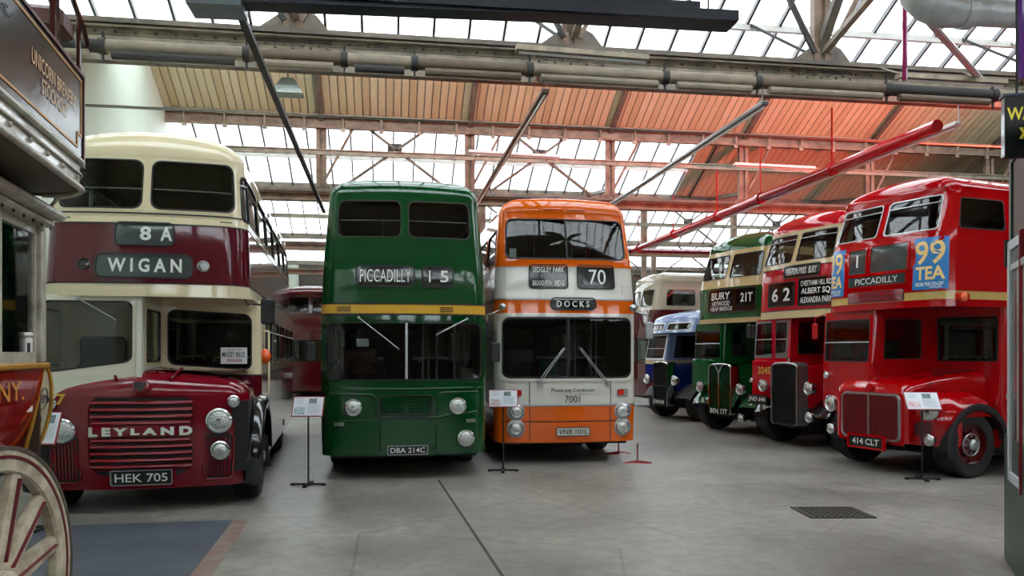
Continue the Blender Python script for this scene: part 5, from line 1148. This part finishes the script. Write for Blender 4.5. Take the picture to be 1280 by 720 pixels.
    gl = MB(); gl.box(.085, .09, -L, .38, 3.645, 3.66); gl.box(.085, .09, -L, .27, 3.2, 3.215); gl.box(.085, .09, .365, .38, 3.3, 3.66); gl.box(.085, .09, .27, .285, 3.2, 3.3); gl.box(.085, .09, .27, .38, 3.29, 3.305); gl.build('gold_line', gold, b)
    MB().box(.05, .095, -L, .435, 3.69, 3.71).build('board_edge', mat('edge_maroon', '4a1a1c', .4), b); MB().box(.05, .095, .42, .44, 3.1, 3.71).build('board_edge', mat('edge_maroon', '4a1a1c', .4), b)
    dg = mat('board_gold_lettering', 'c9a678', .5)
    text('UNICORN BREWERY', lambda a, c: Vector((.09, -.62+.86*a, 3.43+.085*c)), dg, b, bold=.01); text('STOCKPORT', lambda a, c: Vector((.09, -.45+.5*a, 3.32+.085*c)), dg, b, bold=.01)
    text('Robinsons', lambda a, c: Vector((.09, -1.35+1.0*a, 3.44+.09*c)), mat('board_blue_lettering', '1e3f56', .5), b) if False else None
    sc_ = mat('board_blue_scroll', '21475c', .5)
    for yy in (-1.0,): MB().tube([(.09, yy+.1*cos(a)*a/7, 3.56+.03*sin(a)*a/5) for a in [k*.5 for k in range(14)]], .003, 4).build('painted_scroll', sc_, b)
    # top seat rail & bars
    mr = paint('rail_maroon', '3f1518')
    MB().tube([(.07, -1.2, 4.45), (.07, .1, 4.18), (.07, .5, 4.04), (.07, .6, 3.97)], .018, 8).build('hand_rail', mr, t); MB().tube([(.07, .38, 3.69), (.07, .38, 4.1)], .016, 8).build('rail_post', mr, t)
    MB().box(-.5, .05, .1, .36, 3.88, 4.03, .03).build('seat_end', mat('seat_brown', '5a2f28', .4), t); MB().box(.0, .04, .0, .08, 3.1, 4.5, .01).build('seat_support', mr, t)
    # curved dash panel at the end: cream with gold rim and blue ornament
    def dash(u, z, o=0):   # vertical sheet curling outwards beyond the end of the side
        a = u*1.25; return Vector((BX-.1*((1.79-z)/.57)**2+.0+.09*(1-cos(a))+o, BY-.06+.12*sin(a), z))
    def dpoly(k):
        pts = []
        for i in range(24):
            a = 2*pi*i/24; pts.append((.5+.5*k*cos(a)*(1-.12*sin(a)), 1.47+.33*k*sin(a)))
        return pts
    mb = MB(); mb.loft([[dash(.5+(u-.5)*q, 1.47+(z-1.47)*q) for u, z in dpoly(1)] for q in (1, .66, .33, 0)]); d = mb.build('dash_panel', cd, t, 60)
    mb = MB(); P1 = [dash(u, z, .006) for u, z in dpoly(1)]; mb.tube(P1+[P1[0]], .013, 6, False); mb.build('gold_rim', gold, d, 60)
    bl = mat('ornament_blue', '20264f', .5)
    for q, cz, rr in ((0, 1.58, .075), (1, 1.43, .03)):
        pts = [dash(.5+(.22 if q == 0 else .12)*cos(a), cz+rr*sin(a), .008) for a in [2*pi*k/18 for k in range(19)]]; MB().tube(pts, .003, 5, False).build('ornament_ring', bl, d)
    for k in range(6):
        a = 2*pi*k/6; c = dash(.5+.07*cos(a), 1.58+.024*sin(a), .008); MB().lathe([(.011, 0), (.0, .004)], c, (1,.4,0), 8).build('ornament_petal', bl, d)
    for s in (-1, 1): MB().tube([dash(.5+s*.2+.1*s*sin(k), 1.65+s*-.1+.012*k, .008) for k in range(5)], .005, 5).build('ornament_scroll', bl, d)
    MB().lathe([(.03, 0), (.028, .02), (0, .03)], dash(.5, 1.25, .0), (1,.4,0), 14).build('step_lamp', gold, d)
    return t
hb = horse_bus()
def coach_wheel():
    D = 3.84; X = -2.50; x, y = W(X, D); r = .7; yaw = -YAW+R(3); o = empty('spoked_wheel', (x, y, 0), yaw); tag(o, 'big cream spoked wooden wheel with maroon stripes under the horse bus', 'wheel')
    o = o
    cr = mat('wheel_cream', 'c6bca6', .5, noise=.3, nscale=9, dirt='857a63'); mr = mat('wheel_maroon', '5c101c', .4); ir = mat('iron_tyre', '5d564b', .5, .4, noise=.4, nscale=15); zc = r+.12
    c = Vector((0, 0, .745)); n = 12
    ax = (1, 0, 0)
    MB().lathe([(r, -.045), (r, .045), (r-.02, .045), (r-.02, -.045), (r, -.045)], c, ax, 56).build('iron_tyre', ir, o, 30)
    MB().lathe([(r-.02, -.04), (r-.02, .04), (r-.12, .035), (r-.13, .02), (r-.13, -.02), (r-.12, -.035), (r-.02, -.04)], c, ax, 56).build('felloe_rim', cr, o, 30)
    MB().lathe([(r-.045, .0385), (r-.045, .0425), (r-.062, .042), (r-.062, .0375)], c, ax, 56).build('rim_stripe', mr, o, 30)
    MB().lathe([(.0, .16), (.06, .16), (.07, .1), (.1, .08), (.11, -.06), (.08, -.1), (.0, -.1)], c, ax, 20).build('hub', cr, o, 30)
    MB().lathe([(.075, .1), (.075, .115), (.06, .12)], c, ax, 20).build('hub_band', mr, o, 30)
    for k in range(n):
        a = 2*pi*(k+.35)/n; d = Vector((0, cos(a), sin(a))); side_ = Vector((0, -sin(a), cos(a)))
        mb = MB(); mb.loft([[c+d*q+Vector((dx, 0, 0))+side_*w_ for dx, w_ in ((.022*e, -.05*e), (.03*e, 0), (.022*e, .05*e), (-.02, .05*e), (-.02, -.05*e))] for q, e in ((.09, 1.), (.2, 1.15), (.45, .95), (r-.12, .8))]); s = mb.build('spoke', cr, o, 30)
        MB().bar(c+d*.14+Vector((.033, 0, 0)), c+d*(r-.15)+Vector((.026, 0, 0)), .006, .036, ax).build('spoke_stripe', mr, s)
    for z0 in (.125,): MB().box(-.05, .06, -.12, .12, 0, z0-.06).build('wheel_chock', mat('chock_wood', '4a4036', .7), o)
    return o
coach_wheel()
# things behind the horse bus window
def in_window():
    p = P(24, 400, 5.42); t = empty('banded_canister', (p.x, p.y, 1.2)); tag(t, 'tall dark green canister with white bands and red top behind the horse bus window', 'canister')
    g = mat('canister_green', '1d4a38', .45); wh = mat('canister_white', 'e6e8e4', .5)
    for a, b, m, nm in ((.3, .92, g, 'body'), (.98, 1.12, wh, 'white_band'), (1.12, 1.31, g, 'dark_band'), (1.31, 1.37, wh, 'white_band'), (1.4, 1.52, g, 'neck')):
        MB().lathe([(.0, a), (.082-.012*(a > .7), a), (.078-.012*(a > .7), b), (.0, b)], (0,0,0), (0,0,1), 18).build(nm, m, t, 30)
    MB().lathe([(.0, 1.37), (.07, 1.37), (.07, 1.4), (0, 1.4)], (0,0,0), (0,0,1), 18).build('red_collar', M_REDL, t)
    MB().lathe([(.0, .92), (.08, .92), (.1, .95), (.1, .97), (.0, .98)], (0,0,0), (0,0,1), 18).build('brass_tray', mat('brass', '8a6a35', .3, .8), t)
    MB().lathe([(.03, 1.52), (.02, 1.58), (0, 1.62)], (0,0,0), (0,0,1), 10).build('orange_tip', M_AMBER, t)
    q = P(21, 430, 5.24); t2 = empty('white_box', (q.x, q.y, 1.2)); tag(t2, 'white box with a dark crest standing inside the horse bus window', 'box')
    MB().box(-.07, .07, -.07, .07, .3, .8, .01).build('box_body', wh, t2); MB().box(.0705, .073, -.02, .02, .7, .76).build('crest', M_DARK, t2); MB().box(-.075, .075, -.075, .075, .8, .83, .01).build('box_lid', wh, t2)
in_window()
# ---- kiosk at the right edge with leaning frame and black sign
def kiosk():
    a = W(4.54, 7.38); 
    th = math.atan2(.56, -.371)   # unused guide
    t = empty('ticket_kiosk', (a[0], a[1], 0), -R(33.5)+0); tag(t, 'green and cream painted kiosk wall at the right edge of the picture', 'kiosk')
    # local: wall runs along -Y from the origin, body to +X
    gr = mat('kiosk_green', '0d2f1f', .4, noise=.2, nscale=5, bump=.1); cm = mat('kiosk_cream', '8f8b7e', .5, noise=.2, nscale=5); wh = mat('kiosk_white', 'a8a9a6', .5, noise=.2, nscale=6)
    MB().box(0, .12, -3.0, 0, 0, 1.15, .005).build('dado', gr, t); MB().box(.005, .12, -3.0, -.2, 1.15, 2.6).build('upper_panel', cm, t)
    MB().box(-.015, .13, -.42, -.3, 1.12, 2.66, .01).build('white_post', wh, t)
    MB().box(.0, .12, -.4, -.3, 2.62, 3.72, .01).build('green_post', gr, t); MB().box(.02, 1.2, -3.0, -.38, 2.64, 3.6).build('sign_backing', mat('kiosk_brown', '4a3425', .6), t)
    MB().box(.0, 1.2, -3.0, -.32, 3.55, 3.7, .01).build('green_fascia', gr, t); MB().box(-.01, .13, -3.0, -.3, 2.6, 2.66, .005).build('sill', wh, t)
    MB().tube([(.0, -.24, 2.66), (.0, -.24, 2.9)], .03, 10).build('pipe_stub', M_DARK, t)
    return t
kiosk()
def frame_leaf():
    D = 7.3; p = P(1259, 440, 7.05); q = P(1275, 440, 6.5); t = empty('picture_frame', (p.x, p.y, .77)); tag(t, 'tall white framed panel with a red edge hung on the kiosk wall', 'frame')
    d = Vector((q.x-p.x, q.y-p.y, 0)); L = d.length; t.rotation_euler = (0, 0, math.atan2(d.y, d.x)); H = 2.1
    wh = mat('frame_white', 'b4b8bb', .4); mb = MB(); mb.box(0, .09, 0, .06, 0, H, .008); mb.box(L-.06, L, 0, .06, 0, H, .008); mb.box(0, L, 0, .06, 0, .09, .008); mb.box(0, L, 0, .06, H-.09, H, .008); mb.build('frame', wh, t)
    MB().box(.06, L-.04, .02, .03, .06, H-.06).build('panel', mat('frame_panel', '44484c', .25, coat=.4, noise=.3, nscale=6), t); MB().box(L, L+.03, -.01, .07, -.03, H+.03, .005).build('red_edge', paint('edge_red', '7a1822'), t)
frame_leaf()
def way_sign():
    p = P(1256, 158, 6.3); t = empty('hanging_sign', (p.x, p.y, p.z-.245), -YAW-R(12)); tag(t, 'black hanging sign with yellow letters and double arrow at the right edge', 'sign')
    bk = mat('sign_black', '08090c', .3, coat=.4); MB().box(0, .75, 0, .08, 0, .49, .01).build('sign_box', bk, t); MB().box(-.012, .76, -.01, .09, .48, .5).build('sign_lip', mat('sign_edge', '1b2638', .4), t)
    yl = mat('lettering_yellow', 'e8d43c', .5); bo = bpy.data.objects
    text('WAY', lambda a, b: Vector((.015+.25*a, -.004, .29+.1*b)), yl, t, bold=.02); text('»', lambda a, b: Vector((.1+.075*a, -.004, .14+.09*b)), yl, t, bold=.03, name='arrow_mark')
    MB().box(.14, .2, -.004, .0, .02, .09).build('pictogram', mat('pictogram_white', 'b9c4b9', .5), t)
    for x in (.1, .65): MB().tube([(x, .04, .49), (x, .04, 2.6)], .01, 6).build('hanger', M_DARK, t)
way_sign()
